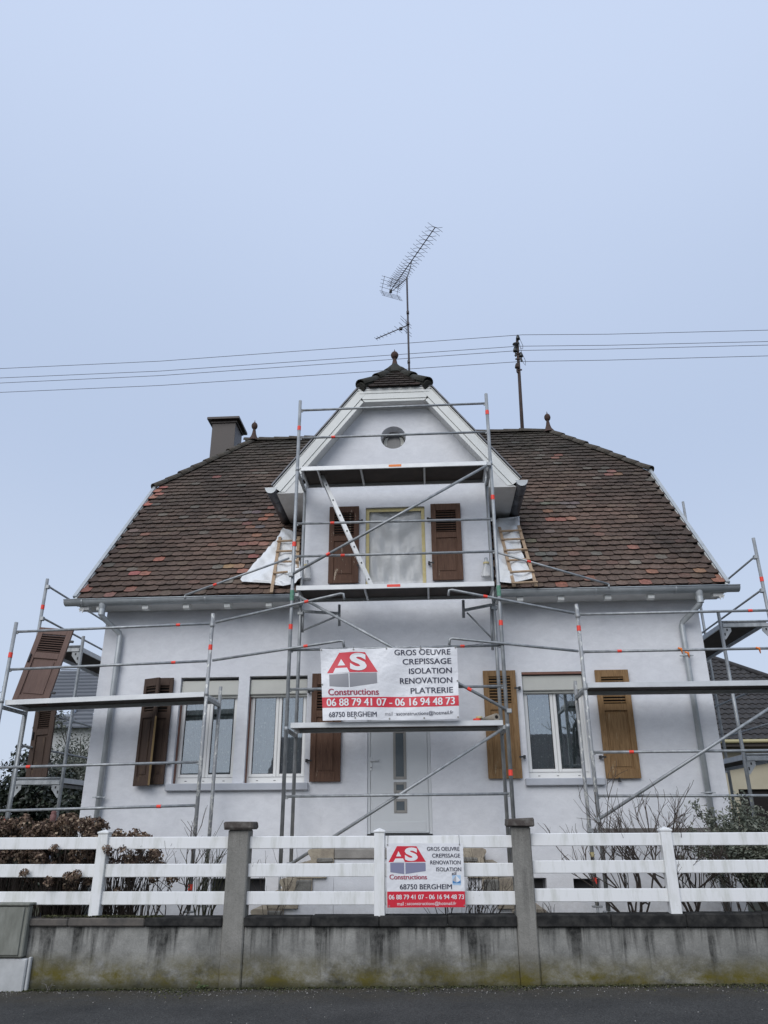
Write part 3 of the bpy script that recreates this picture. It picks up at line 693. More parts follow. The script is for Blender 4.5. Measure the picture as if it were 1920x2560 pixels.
def ridge_piece(p, q, r0, r1, drop=.02):
    """half-round cover tile from p to q, flaring to the q end"""
    mb = MB(); p = Vector(p); q = Vector(q); d = (q-p).normalized(); sd_ = d.cross(Vector((0, 0, 1))).normalized(); up = sd_.cross(d); k = 9
    for th in (0, -.016):
        for (c, r) in ((p, r0+th), (q, r1+th)):
            for i in range(k):
                t = math.pi*i/(k-1)*1.12-.06*math.pi; mb.v.append(tuple(c+sd_*(r*math.cos(t))+up*(r*math.sin(t)*.9-drop)))
    for i in range(k-1):
        mb.f.append((i, i+1, k+i+1, k+i)); mb.sm.append(True)
        mb.f.append((2*k+i, 3*k+i, 3*k+i+1, 2*k+i+1)); mb.sm.append(True)
        mb.f.append((k+i, k+i+1, 3*k+i+1, 3*k+i)); mb.sm.append(False)
        mb.f.append((i, 2*k+i, 2*k+i+1, i+1)); mb.sm.append(False)
    return mb
def ridge_run(a, b, r=.088, step=.36, jit=.012, flip=False):
    a = Vector(a); b = Vector(b); L = (b-a).length; k = max(1, round(L/step))
    for i in range(k):
        p = a.lerp(b, i/k); q = a.lerp(b, (i+1)/k+.04)
        j = Vector((0, 0, tr.uniform(-jit, jit)))
        part('ridge_tile', ridge_piece(p+j, q+j*.3+Vector((0, 0, .018)), r*tr.uniform(.88, .95), r*tr.uniform(1.04, 1.16)), M['moss_tile'], roof)
ridge_run((RXR-.05, RIDGE_Y, RIDGE_Z+.0), (RXL+.05, RIDGE_Y, RIDGE_Z+.0))
ridge_run((RXL, RIDGE_Y, RIDGE_Z+.0), (VXL+.02, VYL-.02, VZL+.0)); ridge_run((RXR, RIDGE_Y, RIDGE_Z+.0), (VXR-.02, VYR-.02, VZR+.0))
for s in (-1, 1):
    hp = [Vector((s*x_, 12.28-(12.28-HF+.02)*t_, z_)) for x_, t_, z_ in ((.04, .06, DPK-.03), (.16, .28, DPK-.24), (.34, .58, DPK-.50), (.60, 1.0, 8.80))]
    part('ridge_tile', MB().tube([hp[0], hp[0].lerp(hp[1], .5), hp[1]], [.065, .085, .09], 12), M['moss_dark'], roof)
    for i, (ra, rb) in enumerate(((.085, .105), (.09, .11))): part('ridge_tile', ridge_piece(hp[i+1], hp[i+2]+Vector((0, 0, .03)), ra, rb, .0), M['moss_dark'], roof); part('ridge_bedding', MB().tube([hp[i+1]-Vector((0, 0, .05)), hp[i+2]-Vector((0, 0, .03))], [ra*.8, rb*.82], 10), M['moss_dark'], roof)
ridge_run((0, 12.42, DPK-.02), (0, 15.3, DPK-.02), .11, .36)
def finial(x, y, z, h=.5):
    mb = MB(); k = h/.5
    prof = [(.15, -.06), (.12, 0), (.075, .06), (.05, .14), (.035, .24), (.03, .265), (.045, .275), (.062, .30), (.074, .345), (.070, .385), (.052, .42), (.024, .445), (.012, .46), (.006, .50), (0, .52)]
    mb.lathe([(r, zz*k) for r, zz in prof], (x, y, z), 16); part('finial', mb, M['terracotta'], roof)
finial(RXL, RIDGE_Y, RIDGE_Z+.04); finial(RXR, RIDGE_Y, RIDGE_Z+.0); finial(-.015, 12.28, DPK+.0, .43)
part('finial_mortar', MB().lathe([(.26, -.20), (.21, -.10), (.14, 0), (.085, .06), (.05, .10)], (-.015, 12.28, DPK), 14), M['moss_dark'], roof)
# verge strips of zinc and barge boards under them
for (vx, vy, s) in ((VXL, VYL, -1), (VXR, VYR, 1)):
    mb = MB(); mb.beam(P3(vx+s*.012, EY-.03, .012), P3(vx+s*.012, vy+.05, .012), .06, .045, (0, -sa_, ca_)); part('verge_strip', mb, M['zinc'], roof)
    mb = MB(); mb.beam(P3(vx-s*.01, EY+.02, -.12), P3(vx-s*.01, vy, -.12), .03, .16, (0, -sa_, ca_)); part('barge_board', mb, M['white_paint'], roof)
    mb = MB(); mb.box((vx-s*.20, 11.44, 4.80), (vx-s*.05, 11.56, 4.87), .006); mb.prism([(0, 0), (.03, -.06), (.045, -.015), (.07, -.075), (.10, 0)], (vx-s*(.03), 11.435, 4.825), (-s, 0, 0), (0, 0, 1), (0, .012, 0))
    part('verge_end', mb, M['soffit'], roof)
# eave soffit boards and rafter ends
for (a, b) in ((VXL, -1.56), (1.56, VXR)):
    mb = MB(); mb.box((a, 11.41, 4.872), (b, YH-.002, 4.89)); part('eave_soffit', mb, M['soffit'], house)
rx = [R1(945, 340), R1(1210, 330), R1(1475, 325), R2(85, 318), R3(50, 280), R3(315, 275), R3(618, 268), R3(897, 265)]
rxs = [U(q, 1, 11.45).x for q in rx]+[-4.72, -4.15, 4.6]
rxs = [-4.72]+rxs[0:4]+rxs[4:8]+[4.62]
for x in rxs:
    mb = MB(); mb.prism([(11.43, 4.871), (11.43, 4.80), (11.445, 4.785), (11.52, 4.785), (11.55, 4.871)], (x-.047, 0, 0), (0, 1, 0), (0, 0, 1), (.094, 0, 0)); part('rafter_end', mb, M['white_paint'], house)
# ------------------------------------------------------------------ gutters and downpipes
def half_gutter(p, q, r, mat_, name='gutter', capl=True):
    mb = MB(); p = Vector(p); q = Vector(q); d = (q-p).normalized(); sd_ = d.cross(Vector((0, 0, 1))).normalized(); k = 12
    for rr in (r, r-.005):
        for c in (p, q):
            for i in range(k+1):
                t = math.pi+math.pi*i/k; mb.v.append(tuple(c+sd_*(rr*math.cos(t))+Vector((0, 0, rr*math.sin(t)))))
    n_ = k+1
    for i in range(k):
        mb.f.append((i, n_+i, n_+i+1, i+1)); mb.sm.append(True); mb.f.append((2*n_+i, 2*n_+i+1, 3*n_+i+1, 3*n_+i)); mb.sm.append(True)
        mb.f.append((i, i+1, 2*n_+i+1, 2*n_+i)); mb.sm.append(False); mb.f.append((n_+i, 3*n_+i, 3*n_+i+1, n_+i+1)); mb.sm.append(False)
    for c in (p, q):   # end plates and rolled front lip
        mb.face([c]+[c+sd_*(r*math.cos(math.pi+math.pi*i/k))+Vector((0, 0, r*math.sin(math.pi+math.pi*i/k))) for i in range(k+1)])
    o = part(name, mb, mat_, house)
    mb = MB()
    for sg in (-1, 1):
        if sg*sd_.y < -.3 or sg*sd_.x*(1 if p.x > 0 else -1) > .3: mb.tube([p+sd_*sg*r, q+sd_*sg*r], .0095, 8)
    if mb.v: part('lip', mb, mat_, o)
    return o
GY, GZZ, GR = 11.41, 4.945, .088
for (a, b, jn) in ((-5.27, -1.585, [-4.98, -3.0]), (1.585, 5.20, [3.05, 4.25])):
    g = half_gutter((a, GY, GZZ), (b, GY, GZZ), GR, M['zinc'])
    for x in jn:
        mb = MB(); mb.tube([(x-.012, GY, GZZ-.002), (x+.012, GY, GZZ-.002)], GR+.003, 20, False); mb.v = [(vx, vy, min(vz, GZZ)) for vx, vy, vz in mb.v]; part('joint', mb, M['zinc'], g)
def downpipe(x0, x1, s):
    mb = MB(); yb = YH-.075
    mb.tube([(x0, GY, 4.90), (x0, GY, 4.72), (x0+s*.01, GY+.01, 4.68), (x1-s*.015, yb-.01, 4.50), (x1, yb, 4.45), (x1, yb, .4)], .043, 14)
    d = part('downpipe', mb, M['zinc'], house)
    mb = MB(); mb.lathe([(.047, 0), (.075, .12), (.08, .16)], (x0, GY, 4.80), 14); part('outlet', mb, M['zinc'], d)
    mb = MB(); mb.lathe([(.052, 0), (.052, .10)], (x0, GY, 4.70), 14); part('collar', mb, M['zinc'], d)
    for z in (3.98, 2.02):
        mb = MB(); mb.lathe([(.05, -.012), (.057, -.012), (.057, .012), (.05, .012)], (x1, yb, z), 14); mb.box((x1-.1, yb-.012, z-.008), (x1+.1, yb+.012, z+.008)); mb.box((x1-.012, yb, z-.01), (x1+.012, YH, z+.01)); part('bracket', mb, M['zinc'], d)
downpipe(-4.66, -4.475, 1); downpipe(4.60, 4.40, -1)

# ------------------------------------------------------------------ dormer trim
Yf = 11.565; KZ = .13
def rake_board(s, w0, w1, y0, y1, zt0, zt1, name):
    """board along the rake between perpendicular offsets w0,w1 below the roof edge"""
    e = Vector((math.cos(dang), 0, math.sin(dang))); nrm = Vector((math.sin(dang), 0, -math.cos(dang)))   # right-hand frame for the left rake
    a = Vector((-DRX, 0, 6.92))
    def hit_top(w, z): p = a+nrm*w; t = (z-p.z)/e.z; return p+e*t
    def hit_bot(w): p = a+nrm*w; t = (6.815-p.z)/e.z; return p+e*t if w > .1 else p
    q = [a+nrm*w0, hit_top(w0, zt0), hit_top(w1, zt1), (a+nrm*w1)]
    if w0 > .01: q[0] = hit_bot(w0); q[3] = hit_bot(w1)
    poly = [(v.x*(-s), v.z) for v in q]
    mb = MB(); mb.prism(poly, (0, y0, 0), (1, 0, 0), (0, 0, 1), (0, y1-y0, 0)); return part(name, mb, M['white_paint'], house)
zt = 8.764
for s in (-1, 1):
    rake_board(s, 0.0, .165, Yf, Yf+.03, zt, zt-.105, 'fascia_board')
    rake_board(s, .172, .235, Yf+.012, Yf+.04, zt-.22, zt-.26, 'fascia_trim')
# top boards (two lapped) close the clipped gable
mb = MB(); mb.prism([(-.64, zt), (.64, zt), (.612, zt-.10), (-.612, zt-.10)], (0, Yf-.006, 0), (1, 0, 0), (0, 0, 1), (0, .03, 0)); part('fascia_board', mb, M['white_paint'], house)
mb = MB(); mb.prism([(-.625, zt-.104), (.625, zt-.104), (.555, zt-.215), (-.555, zt-.215)], (0, Yf+.003, 0), (1, 0, 0), (0, 0, 1), (0, .03, 0)); part('fascia_board', mb, M['white_paint'], house)
mb = MB(); mb.prism([(-.565, zt-.22), (.565, zt-.22), (.52, zt-.262), (-.52, zt-.262)], (0, Yf+.014, 0), (1, 0, 0), (0, 0, 1), (0, .03, 0)); part('fascia_trim', mb, M['white_paint'], house)
# drip edge of dark metal on top
mb = MB(); mb.beam((-.665, Yf+.01, zt+.008), (.665, Yf+.01, zt+.008), .06, .014)
for s in (-1, 1): mb.beam((s*(.645+.012), Yf+.01, zt+.012), (s*(DRX+.02), Yf+.01, 6.932), .022, .07, (0, 1, 0))
part('drip_edge', mb, M['zinc_dark'], house)
# soffits: sloping under the front overhang, flat along the eaves
mb = MB(); off = .215
for s in (-1, 1):
    a = Vector((s*(DRX-off*math.sin(dang)), 0, 6.92-off*math.cos(dang))); b = Vector((s*.43, 0, 0)); b.z = a.z+(abs(a.x)-.43)*DRS
    mb.face([(a.x, Yf+.03, a.z), (b.x, Yf+.03, b.z), (b.x, YH+.01, b.z), (a.x, YH+.01, a.z)][::s])
    mb.face([(s*1.54, Yf+.02, 6.79), (s*(DRX-.07), Yf+.02, 6.79), (s*(DRX-.07), 13.05, 6.79), (s*1.54, 13.05, 6.79)][::s])
    mb.face([(s*(DRX-.07), Yf+.02, 6.79), (s*(DRX-.02), Yf+.02, 6.915), (s*(DRX-.02), 13.1, 6.915), (s*(DRX-.07), 13.05, 6.79)])
    mb.face([(s*1.54, Yf+.02, 6.79), (s*(DRX-.07), Yf+.02, 6.79), (s*(DRX-.17), Yf+.02, 6.855), (s*1.6, Yf+.02, 7.14)])
mb.face([(-.56, Yf+.03, zt-.25), (.56, Yf+.03, zt-.25), (.56, YH+.01, zt-.25), (-.56, YH+.01, zt-.25)])
part('dormer_soffit', mb, M['soffit'], house)
for s in (-1, 1):
    g = half_gutter((s*2.09, 11.50, 6.85), (s*2.09, 13.0, 6.83), .088, M['zinc_dark'], 'dormer_gutter')
    mb = MB(); k = 10
    mb.prism([(.094*math.cos(math.pi+math.pi*i/k), .094*math.sin(math.pi+math.pi*i/k)) for i in range(k+1)]+[(.115, .01), (-.115, .01)], (s*2.09, 11.488, 6.853), (1, 0, 0), (0, 0, 1), (0, .008, 0)); part('end_cap', mb, M['zinc'], g)
    for y in (11.95, 12.45):
        mb = MB(); mb.tube([(s*2.09, y-.01, 6.84), (s*2.09, y+.01, 6.84)], .093, 20, False); mb.v = [(vx, vy, min(vz, 6.843)) for vx, vy, vz in mb.v]; part('joint', mb, M['zinc_dark'], g)

# ------------------------------------------------------------------ windows
def window(h, strip_left):
    x0, x1, z0, z1 = h; yf = YH+.15; fz1 = z1-.29
    mb = MB(); f = .034
    mb.box((x0, yf, z0+.005), (x0+f, yf+.07, z1-.04), .004); mb.box((x1-f, yf, z0+.005), (x1, yf+.07, z1-.04), .004); mb.box((x0+f, yf+.001, z0+.005), (x1-f, yf+.069, z0+.09), .004)
    mb.box((x0+f, yf+.02, fz1+.02), (x1-f, yf+.069, fz1+.06))
    wn = part('window', mb, M['pvc_window'], house)
    mb = MB(); mb.box((x0+.006, YH+.05, fz1+.012), (x1-.006, YH+.2, z1-.045), .012); part('roller_shutter_box', mb, M['box_beige'], wn)
    mb = MB(); mb.box((x0+.012, YH+.09, fz1-.018), (x1-.012, YH+.145, fz1+.008), .003); part('shutter_slat', mb, M['box_beige'], wn)
    xm = (x0+x1)/2
    for (a, b) in ((x0+f-.005, xm-.002), (xm+.002, x1-f+.005)):
        mb = MB(); q = .046; za, zb = z0+.092, fz1+.018
        mb.box((a, yf-.012, za), (a+q, yf+.045, zb), .006); mb.box((b-q, yf-.012, za), (b, yf+.045, zb), .006); mb.box((a+q, yf-.011, za), (b-q, yf+.044, za+q), .006); mb.box((a+q, yf-.011, zb-q), (b-q, yf+.044, zb), .006)
        part('sash', mb, M['pvc_window'], wn)
        mb = MB(); mb.box((a+q-.001, yf+.004, za+q-.001), (a+q+.009, yf+.01, zb-q)); mb.box((b-q-.009, yf+.004, za+q), (b-q+.001, yf+.01, zb-q)); mb.box((a+q, yf+.004, za+q), (b-q, yf+.01, za+q+.006)); part('gasket', mb, M['black'], wn)
        mb = MB(); mb.box((a+q+.001, yf+.012, za+q+.001), (b-q-.001, yf+.018, zb-q-.001)); part('pane', mb, M['glass'], wn)
    mb = MB()
    for x in (x0+.17, xm-.02, x1-.17): mb.box((x-.016, yf-.003, z0+.038), (x+.016, yf+.003, z0+.046))
    part('drain_slot', mb, M['black'], wn)
    # net curtain in folds, dark room behind
    mb = MB(); k = 40; yy = yf+.11
    for i in range(k):
        a, b = x0+.03+(x1-x0-.06)*i/k, x0+.03+(x1-x0-.06)*(i+1)/k
        ya, yb = yy+.014*math.sin(a*70), yy+.014*math.sin(b*70)
        mb.raw([(a, ya, z0+.05), (b, yb, z0+.05), (b, yb, fz1-.07), (a, ya, fz1-.07)], [(0, 1, 2, 3)], True)
    part('net_curtain', mb, M['lace'], wn)
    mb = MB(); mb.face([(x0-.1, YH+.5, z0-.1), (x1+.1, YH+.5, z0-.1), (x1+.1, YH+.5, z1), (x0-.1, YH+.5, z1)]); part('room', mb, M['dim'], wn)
    if strip_left:
        mb = MB(); mb.box((x0+.001, YH+.075, z0+.004), (x0+.012, YH+.148, fz1-.01)); part('bare_reveal', mb, M['brick_red'], wn)
    else:
        mb = MB(); mb.box((x0+.004, YH+.004, z1-.035), (x1-.004, YH+.055, z1-.002)); part('bare_lintel', mb, M['brick_red'], wn)
    return wn
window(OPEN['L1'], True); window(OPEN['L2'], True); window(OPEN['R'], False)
for (a, b, z0, z1) in ((-3.50, -1.355, 2.10, 2.204), (1.835, 2.975, 2.135, 2.236)):
    mb = MB(); mb.box((a, YH-.075, z0), (b, YH+.145, z1), .01); part('window_sill', mb, plain('sill_paint', (.50, .52, .56), .7, c2=(.45, .47, .51), scale=4), house)
# cellar openings: dark recess with frame
for k in ('c1', 'c2', 'c3'):
    x0, x1, z0, z1 = OPEN[k]
    mb = MB(); mb.box((x0+.002, YH+.16, z0), (x1-.002, YH+.2, z0+.025)); mb.box((x0+.002, YH+.16, z1-.025), (x1-.002, YH+.2, z1)); mb.box((x0+.002, YH+.16, z0+.025), (x0+.03, YH+.2, z1-.025)); mb.box((x1-.03, YH+.16, z0+.025), (x1-.002, YH+.2, z1-.025))
    cw = part('cellar_window', mb, M['zinc_dark'], house)
    mb = MB(); mb.box((x0+.03, YH+.17, z0+.025), (x1-.03, YH+.18, z1-.025)); part('pane', mb, M['black'], cw)
# round gable window
mb = MB()
def ring(mb, r0, r1, y0, y1, cx, cz, k=32):
    for i in range(k):
        a, b = 2*math.pi*i/k, 2*math.pi*(i+1)/k
        pt = lambda r, t, y: (cx+r*math.cos(t), y, cz+r*math.sin(t))
        mb.raw([pt(r0, a, y0), pt(r1, a, y0), pt(r1, b, y0), pt(r0, b, y0)], [(0, 1, 2, 3)]); mb.raw([pt(r0, a, y0), pt(r0, b, y0), pt(r0, b, y1), pt(r0, a, y1)], [(0, 1, 2, 3)], True)
ring(mb, rw-.022, rw+.01, YH+.215, YH+.26, cxw, czw)
rwn = part('round_window', mb, M['taupe'], house)
mb = MB(); mb.face([(cxw+(rw-.03)*math.cos(2*math.pi*i/32), YH+.24, czw+(rw-.03)*math.sin(2*math.pi*i/32)) for i in range(32)]); part('pane', mb, M['dark_pane'], rwn)
mb = MB()
for i in range(14):
    t_ = 2.45+.9*i/14; t2 = t_+.9/14
    for sx_ in (-1, 1): mb.raw([(cxw-sx_*.185*math.cos(t_)*-1, YH+.235, czw+.185*math.sin(t_)), (cxw-sx_*.185*math.cos(t2)*-1, YH+.235, czw+.185*math.sin(t2)), (cxw-sx_*.125*math.cos(t2)*-1, YH+.234, czw+.185*math.sin(t2)), (cxw-sx_*.125*math.cos(t_)*-1, YH+.234, czw+.185*math.sin(t_))], [(0, 1, 2, 3)])
part('net_curtain', mb, M['box_beige'], rwn)
# dormer window behind the film
x0, x1, z0, z1 = DW
mb = MB(); mb.box((x0, YH+.12, z0), (x0+.06, YH+.18, z1)); mb.box((x1-.06, YH+.12, z0), (x1, YH+.18, z1)); mb.box((x0+.06, YH+.121, z1-.06), (x1-.06, YH+.179, z1)); mb.box((x0+.06, YH+.121, z0), (x1-.06, YH+.179, z0+.08)); mb.box(((x0+x1)/2-.06, YH+.115, z0+.08), ((x0+x1)/2+.06, YH+.175, z1-.06))
dwn = part('dormer_window', mb, M['pvc_window'], house)
mb = MB(); mb.box((x0+.06, YH+.15, z0+.08), (x1-.06, YH+.156, z1-.06)); part('pane', mb, plain('dormer_pane', (.17, .19, .185), .15), dwn)
# ------------------------------------------------------------------ door
x0, x1, z0, z1 = OPEN['door']
mb = MB(); yd = YH+.02
mb.box((x0+.001, yd, z0), (x0+.045, yd+.07, z1-.001), .004); mb.box((x1-.045, yd, z0), (x1-.001, yd+.07, z1-.001), .004); mb.box((x0+.045, yd+.001, z1-.05), (x1-.045, yd+.069, z1-.001))
dr = part('front_door', mb, M['door'], house)
mb = MB(); mb.box((x0+.048, yd+.006, z0+.012), (x1-.048, yd+.055, z1-.053), .004); part('leaf', mb, M['door'], dr)
mb = MB(); mb.box((x0+.09, yd+.001, z0+.03), (x1-.09, yd+.007, z0+.16), .002); part('kick_plate', mb, M['door'], dr)
for (ax, bx, az, bz) in ((-.094, .100, 2.242, 2.936), (-.09, .097, 2.051, 2.205), (-.09, .103, 1.777, 1.972)):
    mb = MB(); f = .038; ya = yd-.006; yb = yd+.008
    mb.box((ax, ya, az), (ax+f, yb, bz), .004); mb.box((bx-f, ya, az), (bx, yb, bz), .004); mb.box((ax+f, ya+.001, az), (bx-f, yb, az+f), .004); mb.box((ax+f, ya+.001, bz-f), (bx-f, yb, bz), .004); part('pane_frame', mb, M['taupe'], dr)
    mb = MB(); mb.box((ax+f, yd+.001, az+f), (bx-f, yd+.006, bz-f)); part('pane', mb, M['frost'], dr)
mb = MB(); mb.tube([(-.425, yd+.0, 2.50), (-.425, yd-.05, 2.50), (-.30, yd-.05, 2.505)], .011, 8); mb.box((-.445, yd-.004, 2.37), (-.405, yd+.006, 2.56), .003); part('handle', mb, M['alu'], dr)
mb = MB(); mb.tube([(-.425, yd-.008, 2.41), (-.425, yd+.002, 2.41)], .009, 8); part('lock', mb, M['black'], dr)
mb = MB(); mb.box((x0-.0, YH-.03, 1.478), (x1, YH+.1, 1.499)); part('threshold', mb, M['black'], dr)

# ------------------------------------------------------------------ shutters
def shutter_parts(host, w_, h_, mat_, nsl, lz0, lz1, local_fn, gap=True, panel_mat=None, thick=.035):
    pass
def shutter_mesh(w_, h_, lz0, lz1, th=.035, st=.085):
    """frame of one leaf: x 0..w, z 0..h, front face at y=0"""
    mb = MB()
    mb.box((0, 0, 0), (st, th, h_), .004); mb.box((w_-st, 0, 0), (w_, th, h_), .004)
    mb.box((st, .0005, 0), (w_-st, th-.0005, .13), .004); mb.box((st, .0005, lz1), (w_-st, th-.0005, h_), .004); mb.box((st, .0005, lz0-.10), (w_-st, th-.0005, lz0), .004); return mb
def add_leaf(frame, w_, h_, mat_, nsl, lz0, lz1, th=.035, st=.085, back=None):
    """slats, panel and the dark backing of the louvre as sub-parts of a leaf"""
    mb = MB(); hw_ = (w_-2*st)/2+.004; dz = (lz1-lz0)/nsl
    mb.obox((0, 0, 0), (1, 0, 0), (0, math.cos(.55), math.sin(.55)), (0, -math.sin(.55), math.cos(.55)), hw_, .013, .0055); sm = mb.mesh('slat'); sm.materials.append(mat_)
    for i in range(nsl): local('slat', sm, None, frame, (w_/2, th*.55, lz0+dz*(i+.55)))
    mb = MB(); mb.box((st-.002, th*.55, .125), (w_-st+.002, th*.8, lz0-.098)); mb.box((st+.035, th*.25, .165), (w_-st-.035, th*.54, lz0-.14), .012); local('panel', mb, mat_, frame)
    mb = MB(); mb.box((st-.002, th*.93, lz0), (w_-st+.002, th*.98, lz1)); local('louvre_back', mb, M['slot'], frame)
def house_shutter(x0, x1, z0, z1, mat_, nsl, l0, l1, side, name='shutter', y=None, rotz=0.0, tilt=0.0, hinge=True):
    w_, h_ = x1-x0, z1-z0; st_ = .085 if w_ > .4 else .055; me = shutter_mesh(w_, h_, l0, l1, .035, st_).mesh(name); me.materials.append(mat_)
    o = bpy.data.objects.new(name, me); COL.objects.link(o); o.parent = house
    o.location = Vector((x0, (YH-.065) if y is None else y, z0))-WL[house]; o.rotation_euler = (0, tilt, rotz); WL[o] = Vector((x0, YH-.065, z0))
    add_leaf(o, w_, h_, mat_, nsl, l0, l1, .035, st_)
    if hinge:
        for zz in (.30, h_-.27):
            mb = MB(); xx = w_ if side > 0 else 0
            mb.box((xx-.03 if side > 0 else xx-.055, -.006, zz-.012), (xx+.055 if side > 0 else xx+.03, 0, zz+.012)); mb.box((xx+side*.05-.016, -.012, zz-.022), (xx+side*.05+.016, .05, zz+.022)); local('hinge', mb, M['black'], o)
    return o
B_ = M['shutter_brown']
s1 = house_shutter(-1.13, -.63, 5.262, 6.615, M['shutter_peel'], 9, .83, 1.24, 1); s1['label'] = 'brown shutter with long strips of peeling paint'
s2 = house_shutter(.575, 1.075, 5.275, 6.617, B_, 9, .83, 1.22, -1)
s3 = house_shutter(-1.338, -.875, 2.213, 3.805, B_, 9, 1.03, 1.42, -1)
s4 = house_shutter(1.30, 1.795, 2.235, 3.805, M['shutter_bare'], 9, 1.08, 1.48, 1); s4['label'] = 'stripped bare wood shutter'
s5 = house_shutter(2.995, 3.495, 2.222, 3.788, M['shutter_bare'], 9, 1.06, 1.46, -1); s5['label'] = 'stripped bare wood shutter'
s6 = house_shutter(-3.79, -3.53, 2.195, 3.775, M['shutter_dark'], 8, 1.06, 1.46, 1)
# its second leaf stands half folded in front
o = house_shutter(-3.985, -3.67, 2.172, 3.755, M['shutter_dark'], 8, 1.08, 1.46, 1, y=YH-.09, rotz=math.radians(-27), hinge=False)
mb = MB(); mb.box((.3155, .0, .005), (.318, .036, 1.0)); local('bare_edge', mb, M['shutter_edge'], o)
# shutter stay hook under the right one
mb = MB(); mb.box((3.17, YH-.075, 2.18), (3.19, YH-.03, 2.235)); mb.box((3.155, YH-.08, 2.175), (3.20, YH-.06, 2.195)); part('shutter_stay', mb, M['black'], house)

# ------------------------------------------------------------------ chimney
ch = part('chimney', MB().box((-4.69, 16.2, 7.9), (-4.11, 16.85, 10.86), .004), M['brown_metal'], house)
mb = MB(); mb.box((-4.80, 16.08, 10.861), (-4.0, 16.97, 10.925), .006); mb.box((-4.72, 16.17, 10.80), (-4.08, 16.88, 10.862)); part('chimney_cap', mb, M['brown_metal'], ch)
fp = part('flue_pipe', MB().tube([(.86, 14.6, 8.8), (.86, 14.6, 10.30)], .075, 16), M['white_paint'], house)
mb = MB(); mb.tube([(.86, 14.6, 10.02), (.86, 14.6, 10.12)], .10, 16); mb.tube([(1.0, 14.63, 8.8), (1.0, 14.63, 10.16)], .045, 12); part('flue_collar', mb, M['zinc_dark'], fp)

# ------------------------------------------------------------------ double flight of stone steps
st = thing('entrance_steps', 'double flight of worn sandstone steps with white sides below the front door', 'steps', (0, 11.2, GZ))
SY = 10.62
mb = MB(); mb.box((-.80, SY+.01, -.2), (.80, YH-.003, 1.215)); part('landing_wall', mb, M['stucco'], st)
mb = MB(); mb.box((-.80, SY-.015, 1.216), (.80, YH-.004, 1.338), .012); part('landing_slab', mb, M['slab'], st)
mb = MB(); mb.box((-.5, YH-.42, 1.339), (.49, YH-.005, 1.476), .01); part('door_step', mb, M['slab'], st)
sr = random.Random(4)
for s in (-1, 1):
    for k in range(6):
        top = 1.335-.172*k; xn = .80+.34+.172*k*1.02      # nose position
        xi = .803 if k == 0 else xn-.42
        # block with a rounded, projecting nose
        pr = [(xi, top-.165), (xn-.03, top-.165), (xn-.045, top-.11), (xn-.02, top-.075), (xn, top-.04), (xn-.005, top-.012), (xn-.03, top), (xi, top+.0)]
        mb = MB(); mb.prism([(s*x, z) for x, z in pr], (0, SY-.02-.004*(k % 2), 0), (1, 0, 0), (0, 0, 1), (0, .18, 0)); part('step_end', mb, M['sandstone'], st)
        mb = MB(); mb.box((s*xi, SY+.165, top-.165), (s*(xn-.012), YH-.006-.002*k, top-.004), .01); part('tread', mb, M['sandstone'], st)
        if k in (2, 4, 0):
            a = xi+.01; b = xi+.21 if k else xi+.22
            mb = MB(); mb.box((s*a, SY-.035, top-.158), (s*b, SY+.02, top-.012 if k else top-.10), .014)
            mb.v = [(x+sr.uniform(-.006, .006), y, z+sr.uniform(-.006, .006)) for x, y, z in mb.v]; part('patched_block', mb, M['step_dark'], st)
        mb = MB(); mb.box((s*(.802 if k == 0 else .804), SY+.012+.001*k, top-.345), (s*(xn-.09), YH-.01-.001*k, top-.167)); part('side_wall', mb, M['stucco'], st)
    mb = MB(); mb.box((s*.805, SY+.02, -.2), (s*1.9, YH-.02, .34)); part('side_wall', mb, M['stucco'], st)

# ================================================================== SCAFFOLDING
YS, YR = 10.82, 11.55; PR = .0268
TAPE_H = .075
def tape_on(host, p, d, r=PR+.003, ln=TAPE_H, mat_=None):
    p = Vector(p); d = Vector(d).normalized()
    part('tape_mark', MB().tube([p-d*ln/2, p+d*ln/2], r, 12, False), mat_ or M['red_tape'], host)
def post(sc, x, y, z0, z1, mat_=None, tapes=(), base=True, collars=()):
    o = part('post', MB().tube([(x, y, z0+.25 if base else z0), (x, y, z1)], PR, 14), mat_ or M['galv'], sc)
    if base:
        part('base_jack', MB().tube([(x, y, z0+.02), (x, y, z0+.25)], .017, 10), M['galv_spatter'], o)
        part('base_plate', MB().box((x-.075, y-.075, z0), (x+.075, y+.075, z0+.012)), M['galv_spatter'], o)
        part('jack_nut', MB().box((x-.07, y-.022, z0+.225), (x+.07, y+.022, z0+.25), .006), M['galv_spatter'], o)
    for z in collars:     # spigot joints and wedge pockets
        part('collar', MB().tube([(x, y, z-.03), (x, y, z+.03)], PR+.0035, 14), mat_ or M['galv'], o)
    for z in tapes: tape_on(o, (x, y, z), (0, 0, 1))
    return o
def rail(sc, p, q, tapes=(), r=.0192, hook=0, name='guard_rail', mat_=None):
    p = Vector(p); q = Vector(q); d = (q-p).normalized()
    pts = [p, q]
    if hook == 1: pts = [p, q-d*.02, q+d*.02+Vector((0, 0, -.012)), q+d*.035+Vector((0, 0, -.10))]
    o = part(name, MB().tube(pts, r, 10), mat_ or M['galv'], sc)
    if hook == 0:          # flattened ends
        for e in (p, q): part('end_fitting', MB().box((e.x-.022, e.y-.012, e.z-.035), (e.x+.022, e.y+.012, e.z+.02), .006), M['galv'], o)
    for t in tapes:
        c = p.lerp(q, t) if isinstance(t, float) else p+d*((t.x-p.x)/d.x if abs(d.x) > .3 else (t.z-p.z)/d.z)
        tape_on(o, c, d, r+.003, .06)
    return o
